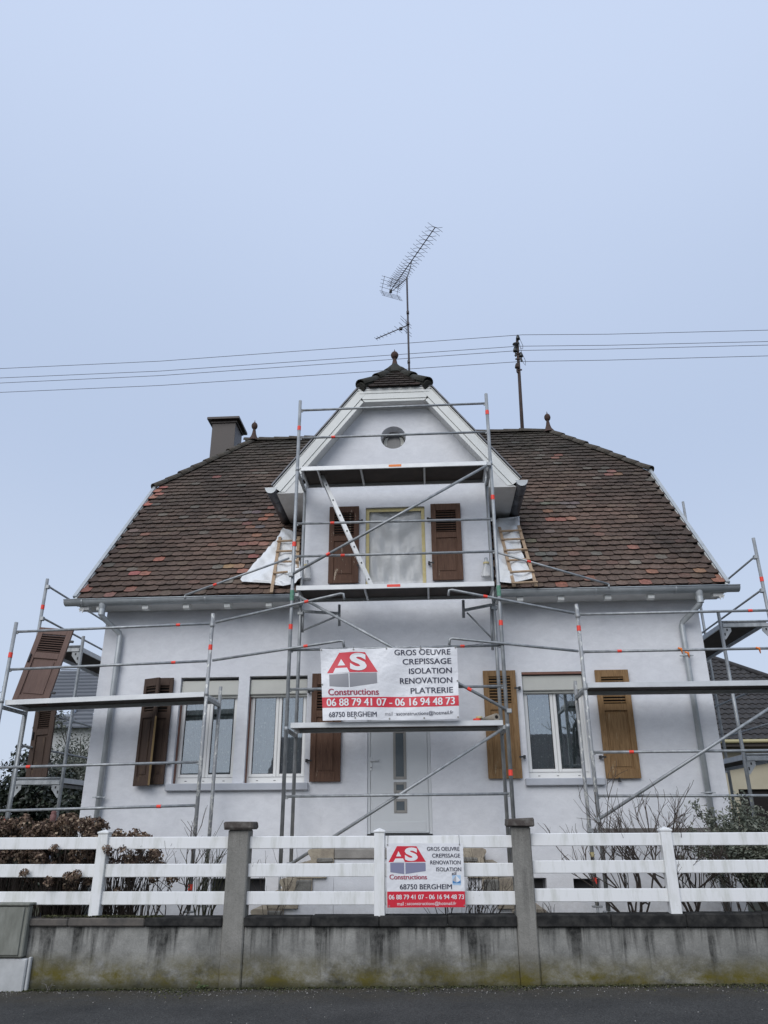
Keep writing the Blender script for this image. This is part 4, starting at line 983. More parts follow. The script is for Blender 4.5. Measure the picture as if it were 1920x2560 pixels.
def deck(sc, x0, z0, x1, z1, y0, y1, ribs=(), th=.072, marks=()):
    """metal-framed plank along x, plywood floor inside"""
    a = Vector((x0, 0, z0)); b = Vector((x1, 0, z1)); d = (b-a).normalized(); up = Vector((0, -1, 0)).cross(d); L = (b-a).length
    def bar(s0, s1, ya, yb, h0, h1, ch=.003):
        c = a+d*((s0+s1)/2)+up*((h0+h1)/2); c.y = (ya+yb)/2
        return MB().obox(c, d, Vector((0, 1, 0)), up, (s1-s0)/2, (yb-ya)/2, (h1-h0)/2, ch)
    pf = part('platform', bar(0, L, y0, y0+.022, -th, 0), M['alu'], sc)
    part('side_profile', bar(0, L, y1-.022, y1, -th, 0), M['alu'], pf)
    for s0 in (0, L-.03): part('end_profile', bar(s0, s0+.03, y0+.023, y1-.023, -th, -.004), M['alu'], pf)
    part('floor_panel', bar(.031, L-.031, y0+.023, y1-.023, -.02, -.006, 0), M['ply'], pf)
    for x in ribs:
        s_ = (x-x0)/d.x; part('rib', bar(s_-.015, s_+.015, y0+.024, y1-.024, -th+.004, -.021), M['alu'], pf)
    for (x, ln, mt) in marks:
        s_ = (x-x0)/d.x; part('label_plate', bar(s_-ln/2, s_+ln/2, y0-.003, y0-.0005, -th*.72, -th*.18, 0), mt, pf)
    return pf
def transom(sc, x, y0, y1, z): return part('transom', MB().box((x-.022, y0+PR, z-.05), (x+.022, y1-PR, z), .004), M['galv'], sc)
def gusset(host, x, z, s, y):
    """slotted corner plate under a frame head"""
    part('gusset_plate', MB().prism([(0, 0), (s*.13, 0), (s*.13, -.06), (s*.025, -.19), (0, -.19)], (x+s*.022, y-.005, z), (1, 0, 0), (0, 0, 1), (0, .01, 0)), M['galv'], host)
    part('plate_slot', MB().box((x+s*.075, y-.0075, z-.055), (x+s*.10, y-.0052, z-.02)), M['black'], host)
    part('plate_slot', MB().box((x+s*.035, y-.0075, z-.13), (x+s*.055, y-.0052, z-.085)), M['black'], host)
def zs(q, y=YS): return U(q, 1, y).z

# ---- centre tower
sc = thing('scaffold_tower', 'tall three lift scaffold tower in front of the door and dormer, with a banner', 'scaffold', (0, 11.18, GZ), 'scaffold bays around the house')
pl_ = post(sc, -1.527, YS, .818, 8.115, tapes=[zs(RA(258, 405)), zs(RA(232, 1092)), zs(R2(235, 485))], collars=(4.86, 6.86, 2.86))
pr_ = post(sc, 1.530, YS, .818, 8.12, tapes=[zs(RA(1368, 312)), zs(RA(1397, 815)), zs(R2(1580, 460)), zs(R2(1648, 1430))], collars=(4.86, 6.86, 2.86))
for p_, x in ((pl_, -1.527), (pr_, 1.530)): part('green_paint', MB().tube([(x, YS, 4.70), (x, YS, 4.86)], PR+.0042, 14, False), M['green_paint'], p_)
post(sc, -1.517, YR, .818, 6.93, collars=(2.86, 4.86)); post(sc, 1.510, YR, .818, 6.93, collars=(2.86, 4.86))
deck(sc, -1.475, 2.945, 1.475, 2.945, YS+.02, YR-.05, ())
deck(sc, -1.475, 4.937, 1.475, 4.937, YS+.02, YR-.03, (-.45, .50), marks=[(U(RA(815, 1333), 1, YS).x, .20, M['red_tape'])])
deck(sc, -1.475, 6.915, 1.475, 6.915, YS+.02, YR-.03, (-1.21, -.52, .49), marks=[(U(RA(823, 620), 1, YS).x, .20, M['orange_tape'])])
for z in (2.87, 4.862, 6.84):
    for x in (-1.522, 1.52): transom(sc, x, YS, YR, z)
def xat(q): return U(q, 1, YS)
rail(sc, (-1.50, YS+.02, 7.43), (1.50, YS+.02, 7.43), [xat(RA(457, 467))]); rail(sc, (-1.50, YS+.02, 7.945), (1.50, YS+.02, 7.955))
rail(sc, (-1.50, YS+.02, 5.935), (1.50, YS+.02, 5.925), [xat(RA(452, 953))]); rail(sc, (-1.50, YS+.02, 5.40), (1.50, YS+.02, 5.40), [xat(RA(513, 1157))])
rail(sc, (-1.50, YS+.02, 3.405), (1.50, YS+.02, 3.405)); rail(sc, (-1.50, YS+.02, 3.967), (1.50, YS+.02, 3.98), [xat(R2(1338, 606))]); rail(sc, (-1.485, YS+.02, 1.98), (1.49, YS+.02, 1.992))
def brace(p, q, tp=()):
    o = rail(sc, p, q, tp, .0215, 2, 'diagonal_brace')
    for e in (p, q): part('coupler', MB().box((e[0]-.035, e[1]-.03, e[2]-.03), (e[0]+.035, e[1]+.035, e[2]+.03), .008), M['galv'], o)
brace((-1.545, YS-.055, 5.085), (1.50, YS-.055, 6.815), [xat(RA(430, 1155))])
b2 = (-1.465, YS+.06, 4.80), (1.56, YS-.05, 3.055); brace(*b2, [xat(R2(1382, 880))])
brace((1.50, YS+.06, 2.85), (-1.42, YS+.06, 1.14))
# wall brackets swung inwards from the rear posts
yb = YR+.01
br = part('console_bracket', MB().beam((-1.49, yb, 4.735), (-.92, yb, 4.69), .04, .04), M['galv'], sc)
for (p, q, r) in (((-.905, yb, 4.83), (-.90, yb, 4.49), .021), ((-1.47, yb, 4.43), (-.95, yb, 4.64), .015), ((-1.475, yb, 4.76), (-1.475, yb, 4.40), .018)): part('bracket_tube', MB().tube([p, q], r, 10), M['galv'], br)
br = part('console_bracket', MB().beam((1.06, yb, 4.70), (1.47, yb, 4.775), .04, .04), M['galv'], sc)
for (p, q, r) in (((1.04, yb, 4.86), (1.035, yb, 4.58), .023), ((1.09, yb, 4.66), (1.45, yb, 4.25), .013), ((1.47, yb, 4.79), (1.45, yb, 4.07), .02)): part('bracket_tube', MB().tube([p, q], r, 10), M['galv'], br)
for x, z in ((-1.515, 4.70), (1.51, 4.72)): part('coupler', MB().box((x-.05, YR-.03, z-.03), (x+.05, YR+.04, z+.03), .008), M['galv'], br)
# slanting rails that run from the tower out over the gutter
for (q0, q1, tq) in ((R2(215, 40), R1(1200, 280), R1(1375, 213)), (RC(155, 905), RC(810, 1092), RC(335, 950))):
    a = U(q0, 1, YS); b = U(q1, 1, 11.18)
    o = rail(sc, a, b, [(U(tq, 1, YS+.1).x-a.x)/(b.x-a.x)*1.0], .0165, 2, 'roof_rail'); part('bent_end', MB().tube([b, b+Vector((0, .02, -.06))], .0165, 8), M['galv'], o)

# ---- left front bay
lf = thing('scaffold_bay', 'front scaffold bay left of the door, loose brown shutter leaning on its deck', 'scaffold', (-4.2, 11.18, GZ), 'scaffold bays around the house')
post(lf, -5.685, YS, GZ, 4.457, tapes=[zs(R1(70, 668))], collars=(3.30,))
post(lf, -2.695, YS, GZ, 4.53, M['galv_spatter'], tapes=[zs(R1(1368, 618)), zs(R4(1232, 720))], collars=(3.36, 4.35))
post(lf, -2.70, YR, GZ, 3.58, M['galv_spatter']); post(lf, -5.69, YR, GZ, 3.52)
deck(lf, -5.65, 3.315, -2.735, 3.392, YS+.02, YR-.03, ())
for x, z in ((-5.685, 3.24), (-2.697, 3.322)): transom(lf, x, YS, YR, z)
rail(lf, (-5.66, YS+.02, 4.318), (-2.72, YS+.02, 4.384), [xat(R1(1153, 471))]); rail(lf, (-5.66, YS+.02, 3.755), (-2.72, YS+.02, 3.83), [xat(R1(1123, 711))])
rail(lf, (-5.66, YS+.02, 2.385), (-2.735, YS+.02, 2.434), [xat(R1(180, 1390))]); rail(lf, (-5.66, YS+.02, 1.818), (-2.72, YS+.02, 1.875), [xat(R4(1027, 196))])
for (a, b, tq) in (((-2.64, YS-.03, 4.386), (-.773, YS-.045, 4.783), R2(330, 318)), ((-2.64, YS-.03, 3.827), (-.765, YS-.045, 4.078), R2(325, 605))):
    rail(lf, a, b, [xat(tq)], .0192, 1)
# ---- right front bay
rf = thing('scaffold_bay', 'front scaffold bay right of the door, across the bare wood shutter', 'scaffold', (4.1, 11.18, GZ), 'scaffold bays around the house')
post(rf, 2.63, YS, GZ, 4.555, M['galv_spatter'], tapes=[zs(R3(433, 495))], collars=(3.36, 4.38)); post(rf, 2.635, YR, GZ, 3.585, M['galv_spatter'], tapes=[zs(R6(540, 678), YR)])
part('yellow_tape', MB().tube([(2.635, YR, 1.20), (2.635, YR, 1.26)], PR+.003, 12, False), M['yellow_tape'], rf)
post(rf, 5.62, YS, GZ, 4.50); post(rf, 5.62, YR, GZ, 3.56)
deck(rf, 2.668, 3.437, 5.585, 3.43, YS+.02, YR-.03, ())
for x in (2.632, 5.62): transom(rf, x, YS, YR, 3.362)
rail(rf, (2.655, YS+.02, 4.409), (5.6, YS+.02, 4.414), [xat(R3(1545, 377))]); rail(rf, (2.655, YS+.02, 3.867), (5.6, YS+.02, 3.871), [xat(R3(697, 638))])
rail(rf, (2.66, YS+.02, 2.507), (5.6, YS+.02, 2.507), [xat(R3(775, 1295))]); rail(rf, (2.66, YS+.02, 1.957), (5.6, YS+.02, 1.94))
for (a, b, tq) in (((2.585, YS-.03, 4.413), (.824, YS-.045, 4.803), R2(1485, 287)), ((2.585, YS-.03, 3.868), (.81, YS-.045, 4.082), None)):
    rail(rf, a, b, [xat(tq)] if tq else [], .0192, 1)
sc_ = sc; sc = rf; brace((2.60, YS-.05, 1.66), (5.60, YS-.05, 3.36)); sc = sc_
part('toe_board', MB().box((2.66, YR-.12, 1.50), (5.60, YR-.09, 1.56), .004), plain('old_plank', (.13, .12, .11), .9, c2=(.20, .19, .175), scale=6, stretch=(.3, 1, 3)), rf)
transom(rf, 2.632, YS, YR, 1.56)
for q in (R3(1090, 628), R3(1135, 655), R3(1595, 625)):     # knotted rags of orange barrier tape
    p = U(q, 1, YS-.02); part('tape_rag', MB().tube([(p.x-.03, p.y, p.z+.015), (p.x+.01, p.y-.012, p.z), (p.x+.02, p.y, p.z-.07)], [.012, .018, .006], 6), M['orange_tape'], rf)

# ---- side bays along the gables
def side_bay(label, s, xi, xo, Y0, zl, zt_in, zt_out, rails, tapes):
    t = thing('scaffold_bay', label, 'scaffold', ((xi+xo)/2, Y0+1.5, GZ), 'scaffold bays around the house')
    for k, y in enumerate((Y0, Y0+2.9, Y0+5.8)):
        post(t, xi, y, GZ, zt_in if k != 1 else zt_in); post(t, xo, y, GZ, zt_out if k == 0 else zt_out+ (1.9 if (k == 1 and s > 0) else 0), tapes=tapes if k == 0 else ())
        for z in zl:
            h = part('frame_head', MB().box((min(xi, xo)+PR, y-.022, z-.06), (max(xi, xo)-PR, y+.022, z), .004), M['galv'], t)
            part('head_tube', MB().tube([(min(xi, xo)+PR, y, z+.035), (max(xi, xo)-PR, y, z+.035)], .016, 8), M['galv'], t)
            if k == 0: gusset(h, min(xi, xo), z-.062, 1, y); gusset(h, max(xi, xo), z-.062, -1, y)
    for z in zl:
        for k in range(2):
            y0 = Y0+2.9*k+.03; y1 = y0+2.84; a, b = min(xi, xo)+.05, max(xi, xo)-.05
            pf = part('platform', MB().box((a, y0, z-.03), (a+.022, y1, z+.045), .003), M['alu'] if z > 3 else M['alu'], t)
            part('side_profile', MB().box((b-.022, y0, z-.03), (b, y1, z+.045), .003), M['alu'], pf)
            part('floor_panel', MB().box((a+.023, y0+.03, z+.022), (b-.023, y1-.03, z+.036)), M['ply'], pf)
            for yy in (y0, y1-.03): part('end_profile', MB().box((a+.023, yy, z-.03), (b-.023, yy+.029, z+.040), .003), M['alu'], pf)
    for z in rails:
        o = part('guard_rail', MB().tube([(xo-s*.03, Y0+.02, z), (xo-s*.03, Y0+2.9, z)], .0175, 10), M['galv'], t); part('end_fitting', MB().box((xo-s*.03-.03, Y0-.03, z-.05), (xo-s*.03+.03, Y0+.03, z+.02), .008), M['galv'], o)
        part('guard_rail', MB().tube([(xo-s*.03, Y0+2.92, z), (xo-s*.03, Y0+5.8, z)], .0175, 10), M['galv'], t)
    return t
side_bay('scaffold bay along the left gable wall, seen end on beside the dark hedge', -1, -5.27, -6.06, 12.2, (2.285, 4.36), 4.56, 5.58, (5.45, 4.89, 3.40, 2.82), [zs(R1(268, 358), 12.2), zs(R4(62, 295), 12.2)])
side_bay('scaffold bay along the right gable wall, seen end on beside the dark roof', 1, 5.137, 5.92, 12.2, (2.535, 4.56), 4.76, 6.0, (5.68, 5.11, 3.67, 3.09), [zs(Q3(1017, 710), 12.2)])

# ------------------------------------------------------------------ access ladder of the tower
al = thing('access_ladder', 'narrow aluminium access ladder slanting between the two upper scaffold decks', 'ladder', (-.35, 11.2, 4.94))
pa = U(RA(393, 668), 1, 11.2); pb = U(RA(697, 1325), 1, 11.2); pa.z = 6.90; pb.z = 4.945
for y in (11.15, 11.42): part('stile', MB().beam((pa.x, y, pa.z), (pb.x, y, pb.z), .03, .062, (0, 1, 0) if False else (1, 0, .4)), M['alu'], al)
for i in range(7):
    p = pa.lerp(pb, (i+.7)/7.3); part('rung', MB().tube([(p.x, 11.128, p.z), (p.x, 11.44, p.z)], .015, 8), M['alu'], al); part('rung_end', MB().tube([(p.x, 11.124, p.z), (p.x, 11.1285, p.z)], .012, 8), M['black'], al)

# ================================================================== PRINTED SIGNS
def text_mb(s, bold=0.0):
    cu = bpy.data.curves.new('t', 'FONT'); cu.body = s; cu.size = 1; cu.offset = bold; cu.resolution_u = 4
    ob = bpy.data.objects.new('t', cu); COL.objects.link(ob); dg = bpy.context.evaluated_depsgraph_get()
    me = bpy.data.meshes.new_from_object(ob.evaluated_get(dg)); vs_ = [tuple(v.co) for v in me.vertices]; fs = [tuple(p.vertices) for p in me.polygons]
    bpy.data.objects.remove(ob); bpy.data.curves.remove(cu); bpy.data.meshes.remove(me); return vs_, fs
class Sign:
    """printed panel: layout given in picture units x right, y down, mapped onto the panel at (x, z), with a shared surface depth"""
    def __init__(s, root, box, world, Y, depth): s.r = root; s.b = box; s.w = world; s.Y = Y; s.d = depth; s.k = 0
    def P(s, x, y, lift):
        u = (x-s.b[0])/(s.b[2]-s.b[0]); v = (y-s.b[1])/(s.b[3]-s.b[1])
        (tl, tr_, bl, brr) = s.w
        X = (tl[0]*(1-u)+tr_[0]*u)*(1-v)+(bl[0]*(1-u)+brr[0]*u)*v; Z = (tl[1]*(1-u)+tr_[1]*u)*(1-v)+(bl[1]*(1-u)+brr[1]*u)*v
        dy, dz = s.d(u, v); return (X, s.Y+dy-lift, Z+dz)
    def poly(s, name, pts, mat_, lift=.002, sub=1):
        mb = MB(); q = []
        for i in range(len(pts)):
            a = pts[i]; b = pts[(i+1) % len(pts)]
            for k in range(sub): q.append((a[0]+(b[0]-a[0])*k/sub, a[1]+(b[1]-a[1])*k/sub))
        mb.face([s.P(x, y, lift) for x, y in q][::-1]); return part(name, mb, mat_, s.r)
    def quad(s, name, pts, mat_, lift=.002, n=14):
        """four- or three-cornered print laid as a fine grid so that it follows the sheet"""
        if len(pts) == 3: pts = [pts[0], pts[0], pts[1], pts[2]]
        a, b, c, d = pts; mb = MB()
        def at(u, v): return ((a[0]*(1-u)+b[0]*u)*(1-v)+(d[0]*(1-u)+c[0]*u)*v, (a[1]*(1-u)+b[1]*u)*(1-v)+(d[1]*(1-u)+c[1]*u)*v)
        for j in range(n+1):
            for i in range(n+1): mb.v.append(s.P(*at(i/n, j/n), lift))
        for j in range(n):
            for i in range(n): q = j*(n+1)+i; mb.f.append((q, q+n+1, q+n+2, q+1)); mb.sm.append(True)
        return part(name, mb, mat_, s.r)
    def band(s, name, x0, x1, y0, y1, mat_, lift=.002, nx=36, ny=6):
        mb = MB()
        for i in range(nx):
            for j in range(ny):
                xa, xb = x0+(x1-x0)*i/nx, x0+(x1-x0)*(i+1)/nx; ya, yb_ = y0+(y1-y0)*j/ny, y0+(y1-y0)*(j+1)/ny
                mb.raw([s.P(xa, yb_, lift), s.P(xb, yb_, lift), s.P(xb, ya, lift), s.P(xa, ya, lift)], [(0, 1, 2, 3)], True)
        return part(name, mb, mat_, s.r)
    def text(s, t, x0, x1, y0, y1, mat_, bold=.012, lift=.004, sl=0.0):
        vs_, fs = text_mb(t, 0 if bold < .03 else bold); xs = [v[0] for v in vs_]; ys = [v[1] for v in vs_]; ax, bx, ay, by = min(xs), max(xs), min(ys), max(ys)
        mb = MB(); ew = (x1-x0)/(bx-ax)*min(bold, .02)*1.35      # heavier weight: the outline struck three times, side by side
        for sh, lf in ((-ew, 0), (0, .0007), (ew, .0014)) if 0 < bold < .03 else ((0, 0),):
            mb.raw([s.P(x0+ew+(v[0]-ax)/(bx-ax)*(x1-x0-2*ew)+sh, y1-(v[1]-ay)/(by-ay)*(y1-y0)+sl*(v[0]-ax)/(bx-ax), lift+lf) for v in vs_], fs)
        return part('lettering', mb, mat_, s.r)
# ---- large banner on the tower
bn = thing('banner', 'large white vinyl banner with red roof logo and phone numbers tied to the scaffold tower', 'banner', (-.08, 10.73, 2.95))
def bdepth(u, v):
    w = .010*math.sin(u*9.3+1.1+v*2)*(.4+v)+.006*math.sin(u*19+v*5)+.006*math.sin(v*9+u*4)
    w += -.012*math.exp(-((u-.04)**2+(v-.95)**2)/.02)
    for c in (0, .25, .5, .75, 1.0): w += -.008*math.exp(-((u-c)**2/.004+(v)**2/.02))
    dz = .008*math.sin(u*math.pi*4)**2*(1-v)*(-1)+.006*math.sin(u*7)*v
    return w, dz
B0 = (88, 100, 1510, 820)
bs_ = Sign(bn, B0, ((-1.071, 3.957), (.884, 3.943), (-1.005, 2.950), (.872, 2.952)), 10.735, bdepth)
bs_.band('sheet', 88, 1510, 100, 820, M['banner_white'], 0, 90, 46)
bs_.quad('logo_roof', [(285, 138), (555, 138), (682, 342), (150, 350)], M['print_red'], .002)
bs_.quad('logo_letter', [(303, 205), (345, 272), (265, 272)], M['print_white'], .004)
bs_.quad('logo_letter', [(240, 297), (362, 297), (388, 347), (214, 349)], M['print_white'], .004)
bs_.text('S', 382, 580, 148, 328, M['print_white'], .045, .007)
bs_.quad('logo_wall', [(172, 362), (375, 355), (375, 496), (172, 482)], M['print_grey'], .002); bs_.quad('logo_wall', [(385, 352), (672, 348), (672, 455), (385, 496)], M['print_grey'], .002)
bs_.text('Constructions', 155, 685, 508, 572, M['print_wine'], .018, .006)
for t, x0, x1, y0, y1 in (('GROS OEUVRE', 860, 1440, 117, 174), ('CREPISSAGE', 942, 1445, 211, 267), ('ISOLATION', 1005, 1448, 307, 363), ('RENOVATION', 908, 1450, 404, 461), ('PLATRERIE', 1015, 1455, 504, 560)):
    bs_.text(t, x0, x1, y0, y1, M['print_navy'], .012, .006)
bs_.band('red_band', 88, 1510, 592, 694, M['print_red'], .002, 90, 8)
bs_.text('06 88 79 41 07 - 06 16 94 48 73', 135, 1470, 606, 680, M['print_white'], .02, .007)
bs_.text('68750 BERGHEIM', 155, 655, 738, 788, M['print_navy'], .010, .006); bs_.text('mail :', 742, 848, 738, 776, M['print_grey'], .0, .006); bs_.text('asconstructions@hotmail.fr', 857, 1450, 737, 783, M['print_navy'], .004, .006)
for (x, y) in ((100, 114), (437, 112), (780, 106), (1135, 106), (1492, 106), (430, 800), (787, 805), (1148, 803), (1498, 805), (96, 465), (1503, 445)):
    p = Vector(bs_.P(x, y, .004)); part('grommet', MB().tube([p, p+Vector((0, -.004, 0))], .012, 10), M['taupe'], bn)
for (x, y, dx, dz) in ((100, 114, -.03, .05), (437, 112, 0, .045), (1135, 106, 0, .05), (1492, 106, .4, .06)):
    p = Vector(bs_.P(x, y, .006)); part('tie', MB().tube([p, p+Vector((dx, .05, dz))], .003, 5), M['black'], bn)
# ---- small sign on the fence
sg = thing('company_sign', 'small white and red company sign board wired to the middle run of the white fence', 'sign', (.375, 9.44, .77))
S0 = (180, 190, 1470, 1248)
ss = Sign(sg, S0, ((-.06, 1.423), (.808, 1.417), (-.055, .767), (.808, .772)), 9.452, lambda u, v: (.004*math.sin(u*3.1), 0))
mb = MB(); mb.box((-.058, 9.459, .769), (.807, 9.465, 1.419)); part('board', mb, M['print_white'], sg)
ss.band('face', 180, 1470, 190, 1248, M['banner_white'], 0, 12, 6)
ss.poly('logo_roof', [(355, 240), (685, 240), (838, 502), (208, 508)], M['print_red'], .002)
ss.poly('logo_letter', [(380, 325), (425, 412), (340, 412)], M['print_white'], .0035); ss.poly('logo_letter', [(328, 447), (456, 447), (486, 505), (288, 508)], M['print_white'], .0035)
ss.text('S', 472, 718, 262, 488, M['print_white'], .05, .0035)
ss.poly('logo_wall', [(238, 520), (472, 520), (472, 705), (238, 675)], M['print_lilac'], .002); ss.poly('logo_wall', [(492, 520), (832, 518), (832, 655), (492, 704)], M['print_lilac'], .002)
ss.text('Constructions', 222, 850, 712, 792, M['print_wine'], .02, .003)
for t, x0, x1, y0, y1 in (('GROS OEUVRE', 862, 1410, 250, 316), ('CREPISSAGE', 945, 1415, 364, 430), ('RENOVATION', 912, 1420, 479, 545), ('ISOLATION', 1008, 1425, 594, 660), ('68750 BERGHEIM', 392, 1260, 872, 955)):
    ss.text(t, x0, x1, y0, y1, M['print_navy'], .011, .003)
ss.text('RGE', 1268, 1345, 688, 730, M['print_navy'], .02, .003, -14)
ss.poly('emblem', [(1272, 725), (1410, 725), (1410, 888), (1272, 888)], M['print_sky'], .002); ss.poly('emblem', [(1335, 728), (1398, 800), (1398, 850), (1340, 830), (1278, 850), (1278, 800)], M['print_white'], .003)
ss.poly('emblem', [(1335, 728), (1278, 800), (1278, 835), (1335, 855)], M['print_pale'], .0035); ss.poly('emblem', [(1274, 812), (1340, 850), (1408, 808), (1408, 858), (1274, 858)], M['print_blue'], .004)
ss.band('red_band', 180, 1470, 990, 1248, M['print_red'], .002, 12, 4)
ss.text('06 88 79 41 07 - 06 16 94 48 73', 208, 1452, 1042, 1118, M['print_white'], .014, .004); ss.text('mail :', 345, 490, 1158, 1216, M['print_white'], 0, .004); ss.text('asconstructions@hotmail.fr', 505, 1320, 1156, 1226, M['print_white'], .003, .004)
for (x, y) in ((197, 222), (1412, 212), (212, 1222), (1455, 1218)): p = Vector(ss.P(x, y, .003)); part('grommet', MB().tube([p, p+Vector((0, -.003, 0))], .008, 8), M['taupe'], sg)
for x, z in ((-.046, 1.404), (.768, 1.405)): part('hanging_wire', MB().tube([(x, 9.446, z), (x, 9.50, 1.503), (x, 9.55, 1.503)], .0028, 5), M['black'], sg)

# ================================================================== THINGS ON THE ROOF AND THE DECKS
RN = (0, -RS, 1); RC0 = RZ0-RS*RY0
def roofpt(q, lift): return UPL(q, RN, RC0+lift*math.sqrt(1+RS*RS))
nup = Vector((0, -sa_, ca_))
def crumple(name, label, outline, lift, seed, seg=26, amp=.02):
    """crumpled sheet filling a 2D outline (x, slope distance) on the roof, hugging the tiles"""
    r = random.Random(seed); mb = MB()
    xs = [p[0] for p in outline]; ds = [p[1] for p in outline]
    def inside(x, d):
        c = False; j = len(outline)-1
        for i in range(len(outline)):
            xi, di = outline[i]; xj, dj = outline[j]
            if (di > d) != (dj > d) and x < (xj-xi)*(d-di)/(dj-di)+xi: c = not c
            j = i
        return c
    d0, d1 = min(ds), max(ds); rows = []
    for j in range(seg+1):
        d = d0+.001+(d1-d0-.002)*j/seg; cross = []
        for i in range(len(outline)):
            a, b = outline[i], outline[(i+1) % len(outline)]
            if (a[1] > d) != (b[1] > d): cross.append(a[0]+(b[0]-a[0])*(d-a[1])/(b[1]-a[1]))
        rows.append((d, min(cross), max(cross)))
    ph = [r.uniform(0, 6) for _ in range(8)]
    def hgt(x, d): return lift+amp*(abs(math.sin(x*9+d*3.2+ph[0]))+.7*math.sin(x*17-d*7+ph[1])+.5*abs(math.sin(d*13+x*5+ph[2]))+.35*math.sin(x*37+d*23+ph[3]))
    k = seg
    for (d, a, b) in rows:
        for i in range(k+1):
            x = a+(b-a)*i/k; jx = r.uniform(-.006, .006) if i in (0, k) else 0
            base = Vector((x+jx, EY+d*ca_, roofz(EY+d*ca_))); mb.v.append(tuple(base+nup*hgt(x, d)))
    for j in range(seg):
        for i in range(k):
            q = j*(k+1)+i; mb.f.append((q, q+1, q+k+2, q+k+1)); mb.sm.append(True)
    o = part(name, mb, M['tarp']); tag(o, label, 'plastic sheet'); return o
def dd(p): return (p.y-EY)/ca_
ol = [(p.x, dd(p)) for p in (roofpt(Z1(*q), .05) for q in [(900, 470), (760, 700), (400, 1130), (0, 1570), (170, 1600), (640, 1605), (740, 1660), (900, 1675), (1080, 1650), (1300, 1500), (1120, 560)])]
crumple('plastic_sheet', 'white plastic sheet tacked over the tiles left of the dormer', ol, .045, 3, 36, .022)
ol = [(p.x, dd(p)) for p in (roofpt(Z2(*q), .05) for q in [(430, 300), (700, 240), (880, 225), (895, 600), (930, 900), (1090, 1240), (1130, 1400), (860, 1440), (720, 1480), (510, 1475), (440, 1300)])]
crumple('plastic_sheet', 'crumpled white plastic sheet under the batten ladder right of the dormer', ol, .04, 5, 40, .028)
def batten_ladder(label, r0, r1, rungs, Z, widen):
    t = thing('batten_ladder', label, 'roof ladder', tuple(roofpt(Z(*r0[1]), .1)))
    for (a, b) in (r0, r1): part('rail', MB().beam(roofpt(Z(*a), .10), roofpt(Z(*b), .075), .05, .025, tuple(nup), .002), M['wood_raw'], t)
    for (a, b) in rungs: part('rung', MB().beam(roofpt(Z(*a), .125), roofpt(Z(*b), .125), .035, .025, tuple(nup), .002), M['wood_raw'], t)
    return t
batten_ladder('pale batten roof ladder on the white sheet left of the dormer', ((830, 690), (650, 1840)), ((1215, 680), (1185, 1330)),
              [((765, 775), (1235, 750)), ((745, 985), (1230, 965)), ((715, 1195), (1210, 1190)), ((680, 1435), (990, 1405)), ], Z1, 1)
batten_ladder('pale batten roof ladder with six rungs right of the dormer', ((515, 440), (795, 1550)), ((880, 410), (1210, 1550)),
              [((510, 515), (940, 492)), ((560, 672), (975, 655)), ((605, 875), (1045, 850)), ((660, 1062), (1100, 1040)), ((715, 1285), (1175, 1258)), ((755, 1490), (1240, 1470))], Z2, 1)
# plastic-wrapped wall brackets beside the dormer
for q, lab in ((RA(300, 1240), 'yellow taped plastic wrap on the wall behind the left tower post'), (RA(1365, 1225), 'yellow taped plastic wrap on the wall behind the right tower post')):
    c = U(q, 1, YH-.07); t = thing('wrapped_fitting', lab, 'wrapped lamp', (c.x, c.y, c.z-.16), 'wrapped wall fittings')
    mb = MB(); k = 14; rw2 = random.Random(int(c.x*100))
    for i in range(9):
        z = c.z+.10-.27*i/8; rr = .035+.055*i/8
        for j in range(k):
            a = 2*math.pi*j/k; r_ = rr*(1+.18*math.sin(3*a+i*.5)+rw2.uniform(-.06, .06)); mb.v.append((c.x+r_*math.cos(a), c.y+min(.06, r_*.8*math.sin(a)), z))
    for i in range(8):
        for j in range(k): mb.f.append((i*k+j, i*k+(j+1) % k, (i+1)*k+(j+1) % k, (i+1)*k+j)); mb.sm.append(True)
    part('wrap', mb, M['film'], t); part('tape', MB().tube([(c.x, c.y, c.z+.045), (c.x, c.y, c.z+.075)], .050, 12, False), M['yellow_tape'], t); part('pipe', MB().tube([(c.x, c.y, c.z+.06), (c.x, c.y, c.z+.15)], .028, 10), M['zinc'], t)
# film over the dormer window
fm = thing('window_film', 'clear plastic film with yellow tape masking the dormer window', 'plastic film', (-.02, YH+.09, 5.25))
x0, x1, z0, z1 = DW; yf = YH+.075; mb = MB(); kx, kz = 40, 40; fr = random.Random(2)
for j in range(kz+1):
    for i in range(kx+1):
        u, v = i/kx, j/kz; x = x0+.03+(x1-x0-.06)*u; z = z0+(z1-z0-.04)*v
        cu_ = (2*u-1)**2; sag = .055*(1-cu_)*math.sin(v*15-5.5*cu_)*(.35+.65*v)+.014*math.sin(u*37+v*6)*(1-v)+.01*math.sin(u*23-v*11)
        mb.v.append((x, yf+sag*.55, z))
for j in range(kz):
    for i in range(kx): q = j*(kx+1)+i; mb.f.append((q, q+1, q+kx+2, q+kx+1)); mb.sm.append(True)
part('film', mb, M['film'], fm)
mb = MB(); tw_ = .06
for a, b, c, d in ((x0+.005, z0, x0+tw_, z1-.01), (x1-tw_, z0, x1-.005, z1-.01), (x0+tw_, z1-.07, x1-tw_, z1-.01)): part('tape', MB().box((a, yf-.045, b), (c, yf-.039, d)), M['yellow_tape'], fm)
